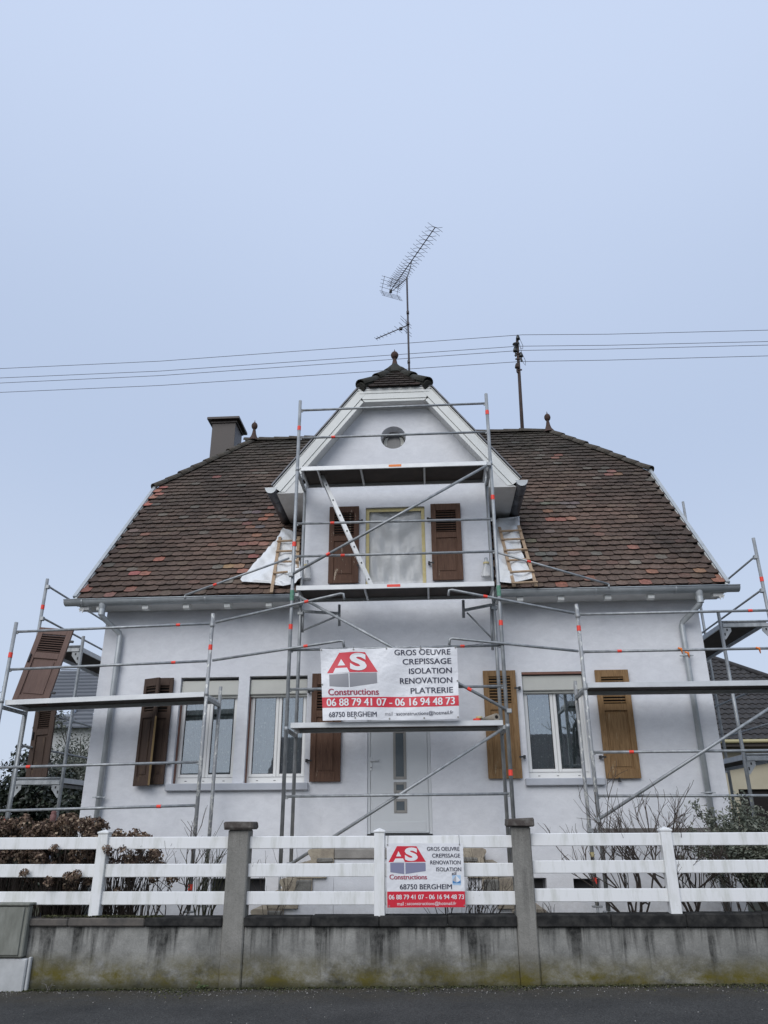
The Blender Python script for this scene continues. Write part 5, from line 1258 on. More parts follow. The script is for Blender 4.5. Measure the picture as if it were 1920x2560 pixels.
# loose shutters parked on the scaffold
def loose_shutter(label, loc, rot, w_, h_, mat_, th=.04):
    t = bpy.data.objects.new('loose_shutter', None); COL.objects.link(t); t.location = loc; t.rotation_euler = rot; tag(t, label, 'shutter', 'shutters taken off the house'); WL[t] = Vector(loc)
    f = local('frame', shutter_mesh(w_, h_, h_*.665, h_-.11, th, .085), mat_, t); add_leaf(f, w_, h_, mat_, 8, h_*.665, h_-.11, th)
    mb = MB(); mb.box((.02, -.03, h_*.52), (.045, -.001, h_*.63), .006); local('handle', mb, M['black'], f)
    for zz in (.2, h_-.2): mb = MB(); mb.box((w_-.01, .0, zz-.015), (w_+.06, .03, zz+.015)); local('hinge', mb, M['black'], f)
    return t
loose_shutter('loose brown shutter with panel and louvres leaning on the upper left scaffold deck', (-5.72, YS+.30, 3.325), (math.radians(-13), math.radians(5), math.radians(2)), .545, 1.24, M['shutter_loose'])
loose_shutter('brown shutter darkened for deck shade, upright on the lower deck beside the left gable', (-6.04, 12.52, 2.335), (math.radians(-4), math.radians(-3.5), math.radians(-6)), .37, 1.16, M['shutter_dark'])  # shade of the deck above is put into the shutter's colour
# rolls left on the lowest tower deck
c = U(R2(1557, 1052), 1, 10.95); mb = MB(); k = 18
part_ = thing('paper_roll', 'roll of masking paper with hollow core on the lowest tower deck', 'roll', (c.x, 11.1, 2.95))
mb.tube([(c.x, 10.93, 2.998), (c.x-.16, 11.42, 2.998)], .05, k); part('roll', mb, plain('kraft_paper', (.40, .36, .30), .8, c2=(.33, .30, .25), scale=20), part_)
part('core', MB().tube([(c.x, 10.925, 2.998), (c.x-.004, 10.94, 2.998)], .024, 14), M['slot'], part_)
c = U(R2(1445, 1062), 1, 11.0); t = thing('tape_roll', 'red and cream roll of tape lying on the lowest tower deck', 'tape roll', (c.x, 11.0, 2.946))
part('red_roll', MB().tube([(c.x-.03, 11.0, 2.946), (c.x-.03, 11.0, 2.985)], .055, 16), M['red_tape'], t); part('cream_roll', MB().tube([(c.x+.0, 11.0, 2.9855), (c.x+.0, 11.0, 3.015)], .045, 16), M['yellow_tape'], t)

# ------------------------------------------------------------------ television antenna
an = thing('television_antenna', 'long rooftop yagi antenna with a smaller one on the same thin dark mast', 'antenna', (.222, 14, 9.5))
mt = part('mast', MB().tube([(.23, 14, 9.2), (.215, 14, 13.18)], [.024, .020], 10), M['dark_steel'], an)
for z in (9.75, 10.05, 10.9, 12.2, 11.9): part('clamp', MB().box((.19, 13.96, z-.03), (.25, 14.03, z+.03), .006), M['dark_steel'], mt)
ZB = 13.42
e0 = U(RD(310, 700), 2, ZB); e1 = U(RD(690, 160), 2, ZB)
bd = (e1-e0).normalized(); L = (e1-e0).length; sdv = bd.cross(Vector((0, 0, 1))).normalized()
part('boom', MB().tube([e0, e1], .011, 8), M['dark_steel'], an)
m0 = e0.lerp(e1, .38); part('boom_stay', MB().tube([e0.lerp(e1, .52), e0.lerp(e1, .48)-Vector((0, 0, .14)), (.215, 14, 13.15), e0.lerp(e1, .10)-Vector((0, 0, .10)), e0.lerp(e1, .02)], .009, 8), M['dark_steel'], an)
TS = [1, .945, .88, .82, .76, .70, .64, .58, .525, .475, .43, .39, .355, .325, .295, .268, .242, .217, .192, .168, .144, .12, .098]
for i in range(23):
    t = TS[i]
    c = e0.lerp(e1, t); mb = MB(); hl = .165
    for sg_ in (-1, 1):
        a = c+sdv*sg_*.045; mb.tube([c, a], .008, 6)
        for ud in (-1, 1): mb.tube([a, a+sdv*sg_*hl*.8+Vector((0, 0, ud*.065))], .0042, 5)
    part('director', mb, M['dark_steel'], an)
mb = MB(); mb.box((e0.x+bd.x*.08-.03, e0.y+bd.y*.08-.03, ZB-.06), (e0.x+bd.x*.08+.03, e0.y+bd.y*.08+.03, ZB+.01), .006); part('dipole_box', mb, M['black'], an)
for ud in (-1, 1):
    mb = MB(); dv = (Vector((0, 0, ud))*.86+bd*.5).normalized()
    for k in range(4): c = e0+dv*(.07+.085*k); mb.tube([c-sdv*.27, c+sdv*.27], .0045, 5)
    for q in (-.2, 0, .2): mb.tube([e0+sdv*q, e0+dv*.34+sdv*q], .005, 5)
    part('reflector', mb, M['dark_steel'], an)
z2 = 11.87; f0 = U(RD(465, 975), 2, z2); f1 = U(RD(200, 1085), 2, z2); bd2 = (f1-f0).normalized(); s2v = bd2.cross(Vector((0, 0, 1))).normalized()
mb = MB(); mb.tube([Vector((.222, 14, z2)), f1], .011, 8); part('small_boom', mb, M['dark_steel'], an)
for i, t in enumerate((.12, .30, .44, .58, .70, .82, .92, 1.0)):
    c = f0.lerp(f1, t); hl = .21 if i == 0 else (.16 if i == 1 else .07); part('small_director', MB().tube([c-s2v*hl, c+s2v*hl], .0045, 5), M['dark_steel'], an)
mb = MB()
for k in (-2, -1, 1, 2): c = f0.lerp(f1, .06)+Vector((0, 0, .075*k)); mb.tube([c-s2v*.22, c+s2v*.22], .0045, 5)
mb.tube([f0.lerp(f1, .06)+Vector((0, 0, .2)), f0.lerp(f1, .06)-Vector((0, 0, .2))], .006, 5); mb.box((f0.lerp(f1, .22).x-.035, f0.lerp(f1, .22).y-.03, z2-.035), (f0.lerp(f1, .22).x+.035, f0.lerp(f1, .22).y+.03, z2+.025), .006)
part('small_reflector', mb, M['dark_steel'], an)

# ------------------------------------------------------------------ service mast on the back slope, four wires
YP = 16.3
sm_ = thing('service_mast', 'rusty steel electricity mast rising behind the ridge with clustered insulators', 'mast', (2.86, YP, 9.2))
part('pole', MB().tube([(2.835, YP, 8.9), (2.93, YP, 12.95)], [.048, .036], 12), M['rust'], sm_)
ins = [(2.945, 12.98, 0), (2.85, 12.62, 0), (2.985, 12.46, 0), (2.862, 12.14, 1)]
for (x, z, c) in ins:
    mb = MB(); mb.lathe([(0, .10), (.025, .095), (.038, .06), (.052, 0), (.055, -.03), (.03, -.045), (.015, -.05), (.012, -.12), (.03, -.14), (.015, -.18), (.0, -.19)], (x, YP-.05, z), 12); part('insulator', mb, M['rust'] if c else plain('insulator_glaze', (.015, .017, .016), .3), sm_)
mb = MB(); mb.lathe([(.0, .05), (.07, .02), (.075, 0), (.02, -.03), (.018, -.1)], (2.87, YP-.05, 12.80), 12); part('mast_cap', mb, M['black'], sm_)
for (z) in (12.62, 12.46, 12.14): part('bracket', MB().box((2.84, YP-.05, z-.10), (2.98, YP-.02, z-.07)), M['rust'], sm_)
for pts in (((2.99, 12.95), (3.05, 12.75), (3.04, 12.65), (2.99, 12.68)), ((3.02, 12.50), (3.08, 12.3), (3.07, 12.16), (3.02, 12.25), (2.99, 12.40)), ((2.96, 12.85), (3.0, 12.6), (2.99, 12.45))): part('jumper', MB().tube([(x, YP-.06, z) for x, z in pts], .006, 5), M['black'], sm_)
wl = [((0, 921.5), (400, 902.9), (1291, 838), (1306, 837), (1520, 835.5), (1920, 825.3)), ((0, 944.9), (400, 927.7), (1282, 866.5), (1300, 865.5), (1520, 863.2), (1920, 853.8)), ((0, 957.6), (400, 939), (1283, 877.5), (1302, 876), (1520, 872.6), (1920, 862.7)), ((0, 981), (400, 963.7), (1285, 905), (1300, 904), (1520, 900.3), (1920, 889.7))]
lab = ['topmost of the four overhead wires crossing the sky behind the antenna mast', 'second from top of the four overhead wires, just above its close neighbour', 'third from top of the four overhead wires, just below its close neighbour', 'lowest of the four overhead wires, passing just above the dormer finial base']
for pts, lb in zip(wl, lab):
    P = [U(q, 1, YP-.05) for q in pts]; dl = (P[0]-P[1]); dr_ = (P[-1]-P[-2])
    P = [P[0]+dl*3+Vector((0, 0, .35)), P[0]+dl]+P+[P[-1]+dr_, P[-1]+dr_*3+Vector((0, 0, .35))]
    o = part('overhead_wire', MB().tube(P, .0062, 6), M['dark_steel']); tag(o, lb, 'wire', 'overhead wires')

# ================================================================== PLANTS
def grow(mb, p, d, L, r, depth, rg, spread=.55, up=.25, seg=3, kids=(2, 3), shrink=.68, sides=5, tips=None):
    pts = [p.copy()]; q = p.copy(); dv = d.normalized()
    for i in range(seg):
        dv = (dv+Vector((rg.gauss(0, .12), rg.gauss(0, .12), rg.gauss(0, .08)+up*.12))).normalized(); q = q+dv*(L/seg); pts.append(q.copy())
    mb.tube(pts, r, sides if r > .006 else 4, False, r*.62)
    if depth <= 0:
        if tips is not None: tips.append((q.copy(), dv.copy()))
        return
    for k in range(rg.randint(*kids)):
        t = 1.0 if k == 0 else rg.uniform(.35, .95); i = min(len(pts)-2, int(t*seg)); base = pts[i].lerp(pts[i+1], min(1, t*seg-i)) if t < 1 else pts[-1]
        nd = (dv+Vector((rg.gauss(0, spread), rg.gauss(0, spread), rg.gauss(0, spread*.6)+up))).normalized()
        grow(mb, base, nd, L*shrink*rg.uniform(.75, 1.2), r*.66, depth-1, rg, spread, up, seg, kids, shrink, sides, tips)
def bare_shrub(label, x, y, z, n, h, spread, seed, depth=3, mat_='twig', group='bare garden shrubs', r0=.010, fan=.5, sh=.68):
    rg = random.Random(seed); t = thing('bare_shrub', label, 'shrub', (x, y, z), group)
    for i in range(n):
        mb = MB(); a = rg.uniform(0, 6.28); f = rg.uniform(.05, fan); d = Vector((math.cos(a)*f, math.sin(a)*f*.45, 1)).normalized()
        grow(mb, Vector((x+rg.uniform(-.08, .08), y+rg.uniform(-.06, .06), z)), d, h*rg.uniform(.34, .5), r0*rg.uniform(.7, 1.1), depth, rg, spread, .28, 3, (2, 3), sh)
        part('branch', mb, M[mat_], t)
    return t
bare_shrub('tall bare green stemmed shrub beside the left pillar', -2.25, 9.98, GZ, 11, 1.45, .26, 21, 2, 'twig_green', fan=.42, sh=.62)
bare_shrub('thin bare shrub at the foot of the left scaffold posts', -2.75, 10.2, GZ, 5, 1.35, .5, 22, 3, r0=.011, fan=.8)
bare_shrub('low bare twigs just right of the left pillar', -1.45, 9.85, GZ, 4, 1.15, .28, 23, 2, r0=.006, fan=.35)
bare_shrub('small bare shrub rising behind the company sign', .62, 9.9, GZ, 5, 1.0, .35, 24, 2, r0=.009, fan=.7)
bare_shrub('low bare bush between the company sign and the right pillar', 1.0, 9.95, GZ, 9, .95, .38, 25, 3, r0=.008, fan=.8)
bare_shrub('tiny bare shrub close to the right pillar foot', 1.72, 9.85, GZ, 5, .55, .5, 26, 2, r0=.006, fan=.6)
bare_shrub('spreading bare shrub left of the right fence post', 2.8, 10.0, GZ, 6, 1.55, .46, 27, 4, r0=.018, fan=.75)
bare_shrub('spreading bare shrub right of the right fence post', 3.45, 10.05, GZ, 6, 1.55, .46, 28, 4, r0=.018, fan=.7)
bare_shrub('thin bare shrub below the right downpipe', 3.95, 10.2, GZ, 5, 1.15, .4, 29, 3, r0=.010, fan=.6)

def leaf_quad(mb, c, n, s, rg, asp=.5):
    a = n.cross(Vector((rg.gauss(0, 1), rg.gauss(0, 1), rg.gauss(0, 1))))
    if a.length < 1e-3: a = Vector((1, 0, 0))
    a.normalize(); b = n.cross(a).normalized()
    mb.face([c-a*s, c-b*s*asp+n*s*.15, c+a*s, c+b*s*asp+n*s*.15])
# ---- hydrangeas with dried heads
hr = random.Random(5)
def head_mesh(seed):
    rg = random.Random(seed); mb = MB()
    for i in range(95):
        th = math.acos(rg.uniform(-.35, 1)); ph = rg.uniform(0, 6.28); n_ = Vector((math.sin(th)*math.cos(ph), math.sin(th)*math.sin(ph), math.cos(th)))
        r_ = rg.uniform(.6, 1.08)*.062; leaf_quad(mb, n_*r_*Vector((1.15, 1.15, .8)).length/1.8, (n_+Vector((rg.gauss(0, .5), rg.gauss(0, .5), rg.gauss(0, .5)))).normalized(), rg.uniform(.010, .018), rg, .85)
    me = mb.mesh('flower_head'); me.materials.append(M['dry_flower']); return me
heads = [head_mesh(s) for s in range(5)]
def hydrangea(label, x, y, n, w_, ztop, seed, zmin=.9):
    rg = random.Random(seed); t = thing('hydrangea', label, 'hydrangea', (x, y, GZ), 'dried hydrangeas behind the fence')
    mb = MB()
    for i in range(n):
        hx = x+rg.uniform(-w_, w_); hy = y+rg.uniform(-.30, .30); hz_ = zmin+(ztop-zmin)*rg.random()**.5*(1-.18*abs(hx-x)/w_)
        b = Vector((x+(hx-x)*.35, y+rg.uniform(-.12, .12), GZ)); e = Vector((hx, hy, hz_)); mid = b.lerp(e, .5)+Vector((rg.gauss(0, .03), rg.gauss(0, .03), .05))
        mb.tube([b, mid, e], [.009, .0065, .004], 5, False)
        inst('flower_head', heads[rg.randrange(5)], t, e, (rg.gauss(0, .4), rg.gauss(0, .4), rg.uniform(0, 6)), None, rg.uniform(.95, 1.5))
    for i in range(n*2):
        b = Vector((x+rg.uniform(-w_*.5, w_*.5), y+rg.uniform(-.2, .2), GZ)); e = b+Vector((rg.gauss(0, .12), rg.gauss(0, .08), rg.uniform(.4, 1.0))); mb.tube([b, b.lerp(e, .5)+Vector((rg.gauss(0, .02), 0, 0)), e], [.007, .005, .003], 4, False)
    part('stems', mb, M['twig'], t)
hydrangea('dense dried hydrangea at the left edge, above the meter cabinet', -4.75, 10.05, 75, .45, 1.74, 31, .95)
hydrangea('dense dried hydrangea between the cabinet and the left fence post', -4.05, 10.05, 85, .45, 1.78, 32, .9)
hydrangea('dried hydrangea right behind the left fence post, heads leaning right', -3.35, 10.0, 38, .45, 1.52, 33, .95)
hydrangea('sparse dried hydrangea near the left scaffold posts, stems fanning right', -3.05, 9.95, 8, .40, 1.25, 34, .75)
# a few heads lean out between the rails
rgx = random.Random(9); t = thing('hydrangea', 'dried hydrangea heads leaning out between the rails near the left post', 'hydrangea', (-3.9, 9.75, GZ), 'dried hydrangeas behind the fence')
mb = MB()
for q in (R4(350, 475), R4(158, 635), R4(495, 645), R4(435, 650), R4(688, 483), R4(795, 483), R4(990, 500), R4(310, 690), R4(460, 660), R4(255, 520)):
    e = U(q, 1, YW-.02); b = Vector((e.x+rgx.gauss(0, .06), 9.8, GZ)); mb.tube([b, Vector((e.x, 9.72, e.z-.16)), e], [.007, .005, .004], 5, False)
    inst('flower_head', heads[rgx.randrange(5)], t, e, (rgx.gauss(0, .5), rgx.gauss(0, .5), 0), None, rgx.uniform(.8, 1.05))
part('stems', mb, M['twig'], t)

def leafy(name, label, cat, c, rad, n, leaf, mat_, seed, trunk=True, clumps=14, stems=6, group=None, asp=.5, holes=.3, th=.03):
    """trunk with limbs and a crown of leaf clumps spread through an ellipsoid"""
    rg = random.Random(seed); c = Vector(c); base = Vector((c.x, c.y, GZ)); t = thing(name, label, cat, tuple(base), group)
    cl = []
    for i in range(clumps):
        while True:
            v = Vector((rg.uniform(-1, 1), rg.uniform(-1, 1), rg.uniform(-1, 1)))
            if .25 < v.length < 1: break
        cl.append((c+Vector((v.x*rad[0], v.y*rad[1], v.z*rad[2])), rg.uniform(.22, .42)))
    mb = MB()
    for i in range(n):
        q, k = cl[rg.randrange(clumps)]; v = Vector((rg.gauss(0, 1), rg.gauss(0, 1), rg.gauss(0, 1))); v = v.normalized()*rg.random()**.4
        p = q+Vector((v.x*rad[0]*k, v.y*rad[1]*k, v.z*rad[2]*k)); leaf_quad(mb, p, (v+Vector((rg.gauss(0, .5), rg.gauss(0, .5), .4+rg.gauss(0, .5)))).normalized(), leaf*rg.uniform(.6, 1.3), rg, asp)
    part('crown', mb, M[mat_], t)
    mb = MB()
    for i in range(stems):
        tgt = cl[i % clumps][0]; a = base+Vector((rg.uniform(-.1, .1), rg.uniform(-.1, .1), 0)); mid = a.lerp(tgt, .55)+Vector((rg.gauss(0, .05), rg.gauss(0, .05), .1)); mb.tube([a, mid, tgt], [th, th*.6, th*.25], 6, False)
        for k in range(3): e = tgt+Vector((rg.gauss(0, rad[0]*.35), rg.gauss(0, rad[1]*.35), rg.gauss(0, rad[2]*.3))); mb.tube([mid.lerp(tgt, .6), e], [th*.3, th*.1], 4, False)
    part('trunk', mb, M['bark'], t); return t
# right: silvery evergreen shrub by the fence
def silver(label, x, y, zc, rx_, rz_, n, seed):
    rg = random.Random(seed); t = thing('evergreen_shrub', label, 'shrub', (x, y, GZ), 'silvery evergreen shrubs at the right'); tips = []; mb = MB()
    for i in range(16):
        a = rg.uniform(0, 6.28); d = Vector((math.cos(a)*.55, math.sin(a)*.4, 1)).normalized(); grow(mb, Vector((x+rg.uniform(-.2, .2)*rx_, y+rg.uniform(-.1, .1), GZ)), d, (zc+rz_-GZ)*.52, .011, 2, rg, .42, .25, 3, (2, 3), .7, 5, tips)
    part('stems', mb, M['bark'], t); mb = MB()
    for i in range(n):
        p, d = tips[rg.randrange(len(tips))]; k = rg.uniform(-.30, .03); c = p+d*k+Vector((rg.gauss(0, .035), rg.gauss(0, .035), rg.gauss(0, .03)))
        leaf_quad(mb, c, (Vector((rg.gauss(0, .7), rg.gauss(0, .7), rg.gauss(0, .7)))-Vector((0, 0, .2))).normalized(), rg.uniform(.018, .036), rg, .4)
    part('leaves', mb, M['leaf_silver'], t)
silver('silvery evergreen shrub against the right downpipe, behind the fence', 4.55, 10.45, 1.22, .7, .5, 10500, 41)
silver('silvery evergreen shrub at the right edge of the picture', 5.15, 10.3, 1.18, .8, .45, 10500, 42)
# left: dark hedge, thin trees, a yellow bush
for i, (x, y, zc, rx_, rz_, lb) in enumerate(((-8.6, 14.6, 1.4, 1.0, 1.3, 'dark evergreen hedge shrub at the far left edge'), (-7.5, 14.9, 1.45, .95, 1.35, 'dark evergreen hedge shrub behind the left scaffold end frame'), (-6.6, 15.3, 1.35, .8, 1.3, 'dark evergreen hedge shrub nearest the left gable'))):
    leafy('hedge_shrub', lb, 'hedge', (x, y, zc), (rx_, .8, rz_), 9000, .055, 'leaf_dark', 50+i, clumps=60, group='dark hedge at the left', stems=5)
leafy('yellow_bush', 'yellow green bush glimpsed beside the left wall corner', 'bush', (-6.0, 15.8, 1.75), (.45, .4, .42), 900, .045, 'leaf_yellow', 55, clumps=10, stems=4)
leafy('olive_bush', 'olive green bush under the left gable scaffold deck', 'bush', (-5.95, 14.6, 1.35), (.42, .4, .75), 1800, .04, 'leaf_olive', 56, clumps=14, stems=4)
def thin_tree(label, x, y, h, seed, n, mat_='leaf_grey', leaf=.05, lean=0):
    rg = random.Random(seed); t = thing('garden_tree', label, 'tree', (x, y, GZ), 'thin garden trees behind the left scaffold'); tips = []; mb = MB()
    for i in range(3): grow(mb, Vector((x+rg.uniform(-.1, .1), y, GZ)), Vector((rg.gauss(0, .25)+lean, rg.gauss(0, .2), 1)), h*.42, .045, 4, rg, .5, .2, 3, (2, 3), .66, 6, tips)
    part('trunk', mb, M['bark'], t); mb = MB()
    for i in range(n):
        p, d = tips[rg.randrange(len(tips))]; leaf_quad(mb, p+Vector((rg.gauss(0, .12), rg.gauss(0, .12), rg.gauss(0, .12))), Vector((rg.gauss(0, 1), rg.gauss(0, 1), rg.gauss(0, 1))).normalized(), leaf*rg.uniform(.5, 1.2), rg, .35)
    part('crown', mb, M[mat_], t)
thin_tree('thin grey leaved tree left of the end frame posts', -9.6, 17.0, 3.3, 61, 6000); thin_tree('thin grey leaved tree behind the upright dark shutter', -8.2, 18.5, 3.6, 62, 6000); thin_tree('thin grey leaved tree close to the left gable corner', -7.3, 18.0, 3.0, 63, 6000)
thin_tree('thin grey leaved tree at the left picture edge above the hedge', -10.4, 16.2, 3.2, 65, 6500)
thin_tree('dark small leaved branch tips entering at the left edge', -10.75, 17.5, 5.6, 64, 1500, 'leaf_dark', .06, -.08)
leafy('conifer', 'dark olive conifer in front of the dark tiled roof', 'tree', (11.6, 22.0, 2.7), (.95, .9, 1.9), 4200, .06, 'leaf_olive', 71, clumps=34, stems=3, th=.06)
# garden ornament half hidden by hydrangeas
p = U(L2(775, 1760), 1, 11.2); gn = thing('garden_ornament', 'small faded red garden ornament on a pale post among the hydrangeas', 'ornament', (p.x, p.y, GZ))
part('pot', MB().lathe([(0, -.10), (.03, -.095), (.042, -.04), (.044, .02), (.034, .045), (.04, .06), (.02, .085), (0, .095)], (p.x, p.y, p.z), 14), plain('faded_red_glaze', (.14, .05, .045), .7, c2=(.28, .15, .14), scale=9), gn)
part('stand', MB().tube([(p.x+.02, p.y, GZ), (p.x+.02, p.y, p.z-.12)], .022, 10), plain('pale_blue_paint', (.22, .25, .36), .7), gn)
# weeds, moss and grit along the wall foot
rg = random.Random(77); mb = MB()
for i in range(9500):
    x = rg.uniform(-6, 6); y = YW-.004-abs(rg.gauss(0, .05))*(1+1.6*max(0, math.sin(x*2.3)+math.sin(x*5.1+1))); leaf_quad(mb, Vector((x, y, road_z(x)+rg.uniform(0, .012))), Vector((rg.gauss(0, .5), rg.gauss(0, .5), 1)).normalized(), rg.uniform(.004, .014), rg, .8)
tag(part('moss', mb, M['moss']), 'strip of moss and dirt along the foot of the wall', 'moss', kind='stuff')
mb = MB()
for i in range(2600):
    x = rg.uniform(-6, 6); y = YW-.02-abs(rg.gauss(0, .22)) if i < 2000 else rg.uniform(6, 9.4); s = rg.uniform(.003, .008)*(1.6 if rg.random() < .04 else 1); z = road_z(x); c = Vector((x, y, z+s*.4))
    mb.raw([c+Vector(v)*s for v in ((1, 0, 0), (-1, .2, 0), (0, 1, .1), (0, -1, -.1), (.1, 0, .8), (0, 0, -.8))], [(0, 2, 4), (2, 1, 4), (1, 3, 4), (3, 0, 4), (2, 0, 5), (1, 2, 5), (3, 1, 5), (0, 3, 5)])
tag(part('grit', mb, M['grit']), 'loose grit scattered on the asphalt by the wall', 'grit', kind='stuff')
def weed(label, x, n, s, seed, mat_='weed', dry=False):
    rg = random.Random(seed); mb = MB(); b = Vector((x, YW-.05, road_z(x)))
    for i in range(n):
        a = rg.uniform(0, 6.28); e = b+Vector((math.cos(a)*s*rg.uniform(.4, 1.2), -abs(math.sin(a))*s*.5, s*rg.uniform(.3, 1.0)))
        if dry: mb.tube([b+Vector((rg.gauss(0, .01), 0, 0)), b.lerp(e, .5)+Vector((0, 0, s*.3)), e], [.002, .002, .001], 4, False)
        else: leaf_quad(mb, b.lerp(e, rg.uniform(.3, 1)), Vector((rg.gauss(0, .5), -.5, 1)).normalized(), s*.22, rg, .6)
    tag(part('weed', mb, M[mat_]), label, 'weed')
weed('low green weed at the wall foot left of the left pillar', -2.08, 26, .08, 81); weed('dry grass tuft at the wall foot near the meter cabinet', -3.78, 9, .10, 82, 'grit', True); weed('sprig of green weed at the wall foot right of the left pillar', -1.35, 12, .04, 83)
# moss on the coping at the left
mb = MB(); rg = random.Random(78)
for i in range(1500):
    x = rg.uniform(-4.0, -2.6); leaf_quad(mb, Vector((x, YW+rg.uniform(-.04, .06), .681+.0*x-.02*0+rg.uniform(-.005, .012)-.012)), Vector((rg.gauss(0, .4), rg.gauss(0, .4), 1)).normalized(), rg.uniform(.006, .014), rg, .8)
tag(part('coping_moss', mb, M['moss']), 'green moss growing on the left coping slabs', 'moss', kind='stuff')

# ================================================================== NEIGHBOURING HOUSES
nl = thing('neighbour_house', 'pale house with grey ribbed roof far behind the left scaffold', 'house', (-18, 38, -.5))
part('wall', MB().box((-17.0, 34.6, -.9), (-10.2, 46, 5.85)), plain('pale_render', (.42, .43, .42), .9), nl)
ey, ez, ry, rz = 34.2, 5.75, 40.0, 9.45
mb = MB(); rx0 = -19.45; hipx = -17.4
mb.face([(hipx, ey, ez), (-9.5, ey, ez), (-9.5, ry, rz), (rx0, ry, rz)]); mb.face([(-9.5, 46, ez), (-21.3, 46, ez), (rx0, ry, rz), (-9.5, ry, rz)]); mb.face([(hipx, ey, ez), (rx0, ry, rz), (-21.3, 46, ez)])
nroof = part('roof', mb, plain('grey_roof_metal', (.125, .132, .145), .55, c2=(.15, .158, .17), scale=1.2), nl)
k = 16; slope = Vector((0, ry-ey, rz-ez))
for i in range(k+1):
    t = i/k; xx = hipx+(rx0-hipx)*t; c = Vector((0, ey, ez))+slope*t
    part('roof_rib', MB().beam((xx+.1, c.y-.03, c.z+.05), (-9.5, c.y-.03, c.z+.05), .05, .05), plain('rib_grey', (.12, .13, .15), .6) if i == 0 else bpy.data.materials['rib_grey'], nroof)  # ribs in a grey close to the roof metal
for x in (-16.6, -14.6):
    a = Vector((x, ey, ez))+slope*.16; b = Vector((x, ey, ez))+slope*.33; n_ = Vector((0, -slope.z, slope.y)).normalized()
    part('skylight', MB().beam(a+n_*.08, b+n_*.08, .95, .12, tuple(n_)), plain('skylight_glass', (.55, .60, .66), .15), nroof)
nr = thing('neighbour_house', 'house with dark wavy tiled roof and cream garage at the right edge', 'house', (13, 31, -.5))
cream = plain('cream_render', (.46, .41, .30), .9, c2=(.52, .47, .35), scale=1.5, world=True)
part('wall', MB().box((10.4, 31.2, -.9), (19, 40, 4.35)), cream, nr)
ey, ez, ry, rz = 30.4, 4.50, 35.5, 8.55
mb = MB(); hx = 12.9
mb.face([(9.9, ey, ez), (19.5, ey, ez), (hx+.5, ry, rz), (9.9, ry, rz)]); mb.face([(9.9, 40.6, ez), (9.9, ry, rz), (hx+.5, ry, rz), (19.5, 40.6, ez)]); mb.face([(19.5, ey, ez), (19.5, 40.6, ez), (hx+.5, ry, rz)])
nroof = part('roof', mb, M['deck'], nr)
dk = plain('dark_concrete_tile', (.036, .034, .034), .75, c2=(.062, .058, .056), scale=2.5, world=True, spec=.3)
sv = Vector((0, ry-ey, rz-ez)); SL = sv.length; sv.normalize(); nn = Vector((0, -sv.z, sv.y)); rows = 18; tw = .27; mb = MB()
for r_ in range(rows):
    d0 = SL*r_/rows; d1 = SL*(r_+1)/rows+.04; xe = 19.5+(hx+.5-19.5)*r_/rows; nx = int((xe-9.9)/tw)
    for i in range(nx):
        xa = 9.9+i*tw; prof = [(0, .0), (.07, .045), (.13, .05), (.19, .012), (.27, .0)]
        A = [Vector((xa+px, ey, ez))+sv*d0+nn*(ph+.06) for px, ph in prof]; Bq = [Vector((xa+px, ey, ez))+sv*d1+nn*(ph+.015) for px, ph in prof]; Cq = [a-nn*.05 for a in A]
        m5 = len(prof); mb.raw(A+Bq+Cq, [(j, j+1, m5+j+1, m5+j) for j in range(m5-1)]+[(2*m5+j, 2*m5+j+1, j+1, j) for j in range(m5-1)], False)
o = part('tile_field', mb, dk, nroof); o['kind'] = 'stuff'
part('hip_cap', MB().tube([(19.5, ey, ez+.08), (hx+.5, ry, rz+.1)], .11, 8), dk, nroof)
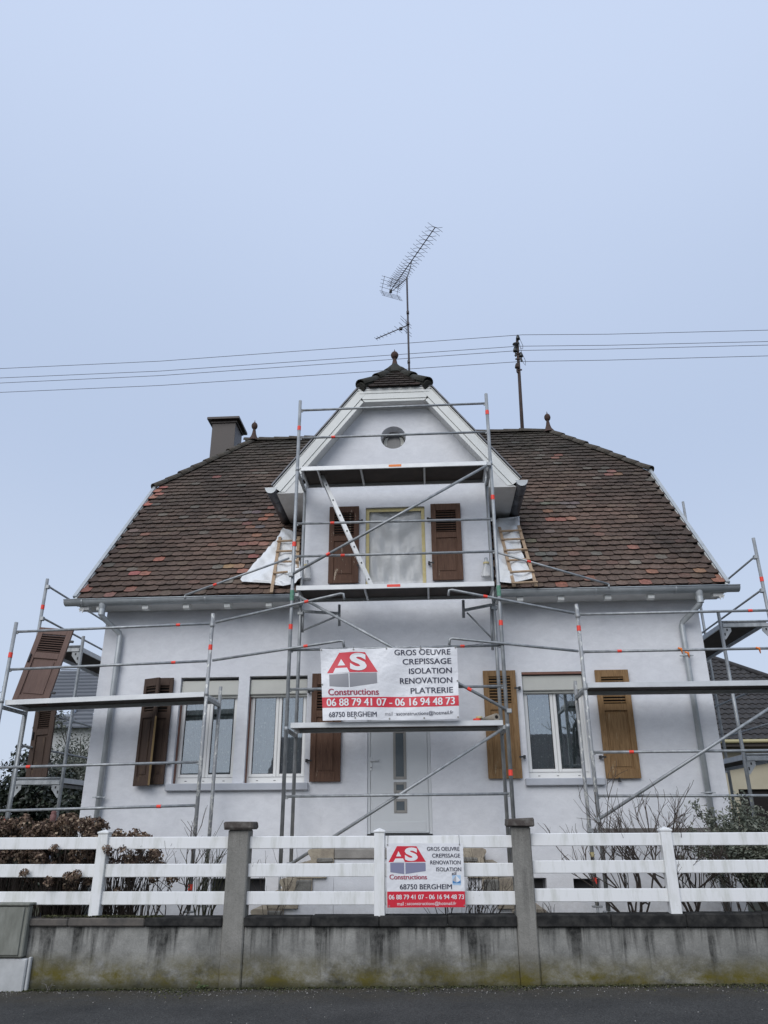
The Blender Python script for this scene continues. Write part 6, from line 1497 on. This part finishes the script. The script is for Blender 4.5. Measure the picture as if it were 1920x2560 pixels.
part('gutter', MB().tube([(9.8, ey-.06, ez-.02), (19.6, ey-.06, ez-.02)], .07, 10), plain('cream_gutter', (.40, .36, .20), .6), nr)
part('soffit', MB().box((9.9, ey, ez-.2), (19.5, 31.19, ez-.08)), plain('brown_soffit', (.07, .06, .05), .8), nr)
gp = [U(Q4(480, 1130), 1, 26.0), U(Q4(1053, 1050), 1, 26.0)]
part('garage_wall', MB().prism([(9.2, -.9), (10.05, -.9), (10.05, 2.62), (16, 2.62), (16, 4.0), (9.2, 3.25)], (0, 26, 0), (1, 0, 0), (0, 0, 1), (0, .25, 0)), cream, nr)
part('garage_roof', MB().beam((9.1, 27.2, 3.32), (16.1, 27.2, 4.09), 2.8, .12), plain('bitumen', (.05, .05, .052), .85), nr)
part('garage_opening', MB().box((10.05, 26.1, -.9), (16, 26.16, 2.62)), M['slot'], nr)  # near-black sheet stands for the shade inside the open garage
part('window', MB().box((11.0, 31.15, 2.9), (12.2, 31.198, 3.9)), M['black'], nr)
# house and tree across the street, mirrored in the window panes
oh = thing('opposite_house', 'brown roofed house across the street, mirrored in the window panes', 'house', (1, -17, -.5))
part('wall', MB().box((-7, -22, -.9), (9.5, -14.5, 3.6)), cream, oh)
mb = MB(); mb.face([(-7.6, -14, 3.5), (10.1, -14, 3.5), (10.1, -18.2, 6.1), (-7.6, -18.2, 6.1)][::-1]); mb.face([(-7.6, -22.4, 3.5), (10.1, -22.4, 3.5), (10.1, -18.2, 6.1), (-7.6, -18.2, 6.1)]); part('roof', mb, plain('far_brown_roof', (.10, .085, .08), .9, c2=(.14, .12, .11), scale=3, stretch=(.2, 1, 6)), oh)
for x in (-5, -1.5, 2.5, 6.5): part('window', MB().box((x, -14.53, .9), (x+1.1, -14.495, 2.4)), M['black'], oh)
rg = random.Random(91); t = thing('opposite_tree', 'bare tree across the street, mirrored in the right window', 'tree', (7.2, -13, -.5)); mb = MB()
for i in range(2): grow(mb, Vector((7.2, -13, -.6)), Vector((rg.gauss(0, .15), 0, 1)), 3.6, .13, 5, rg, .42, .2, 3, (2, 3), .72, 6)
part('trunk', mb, M['bark'], t)
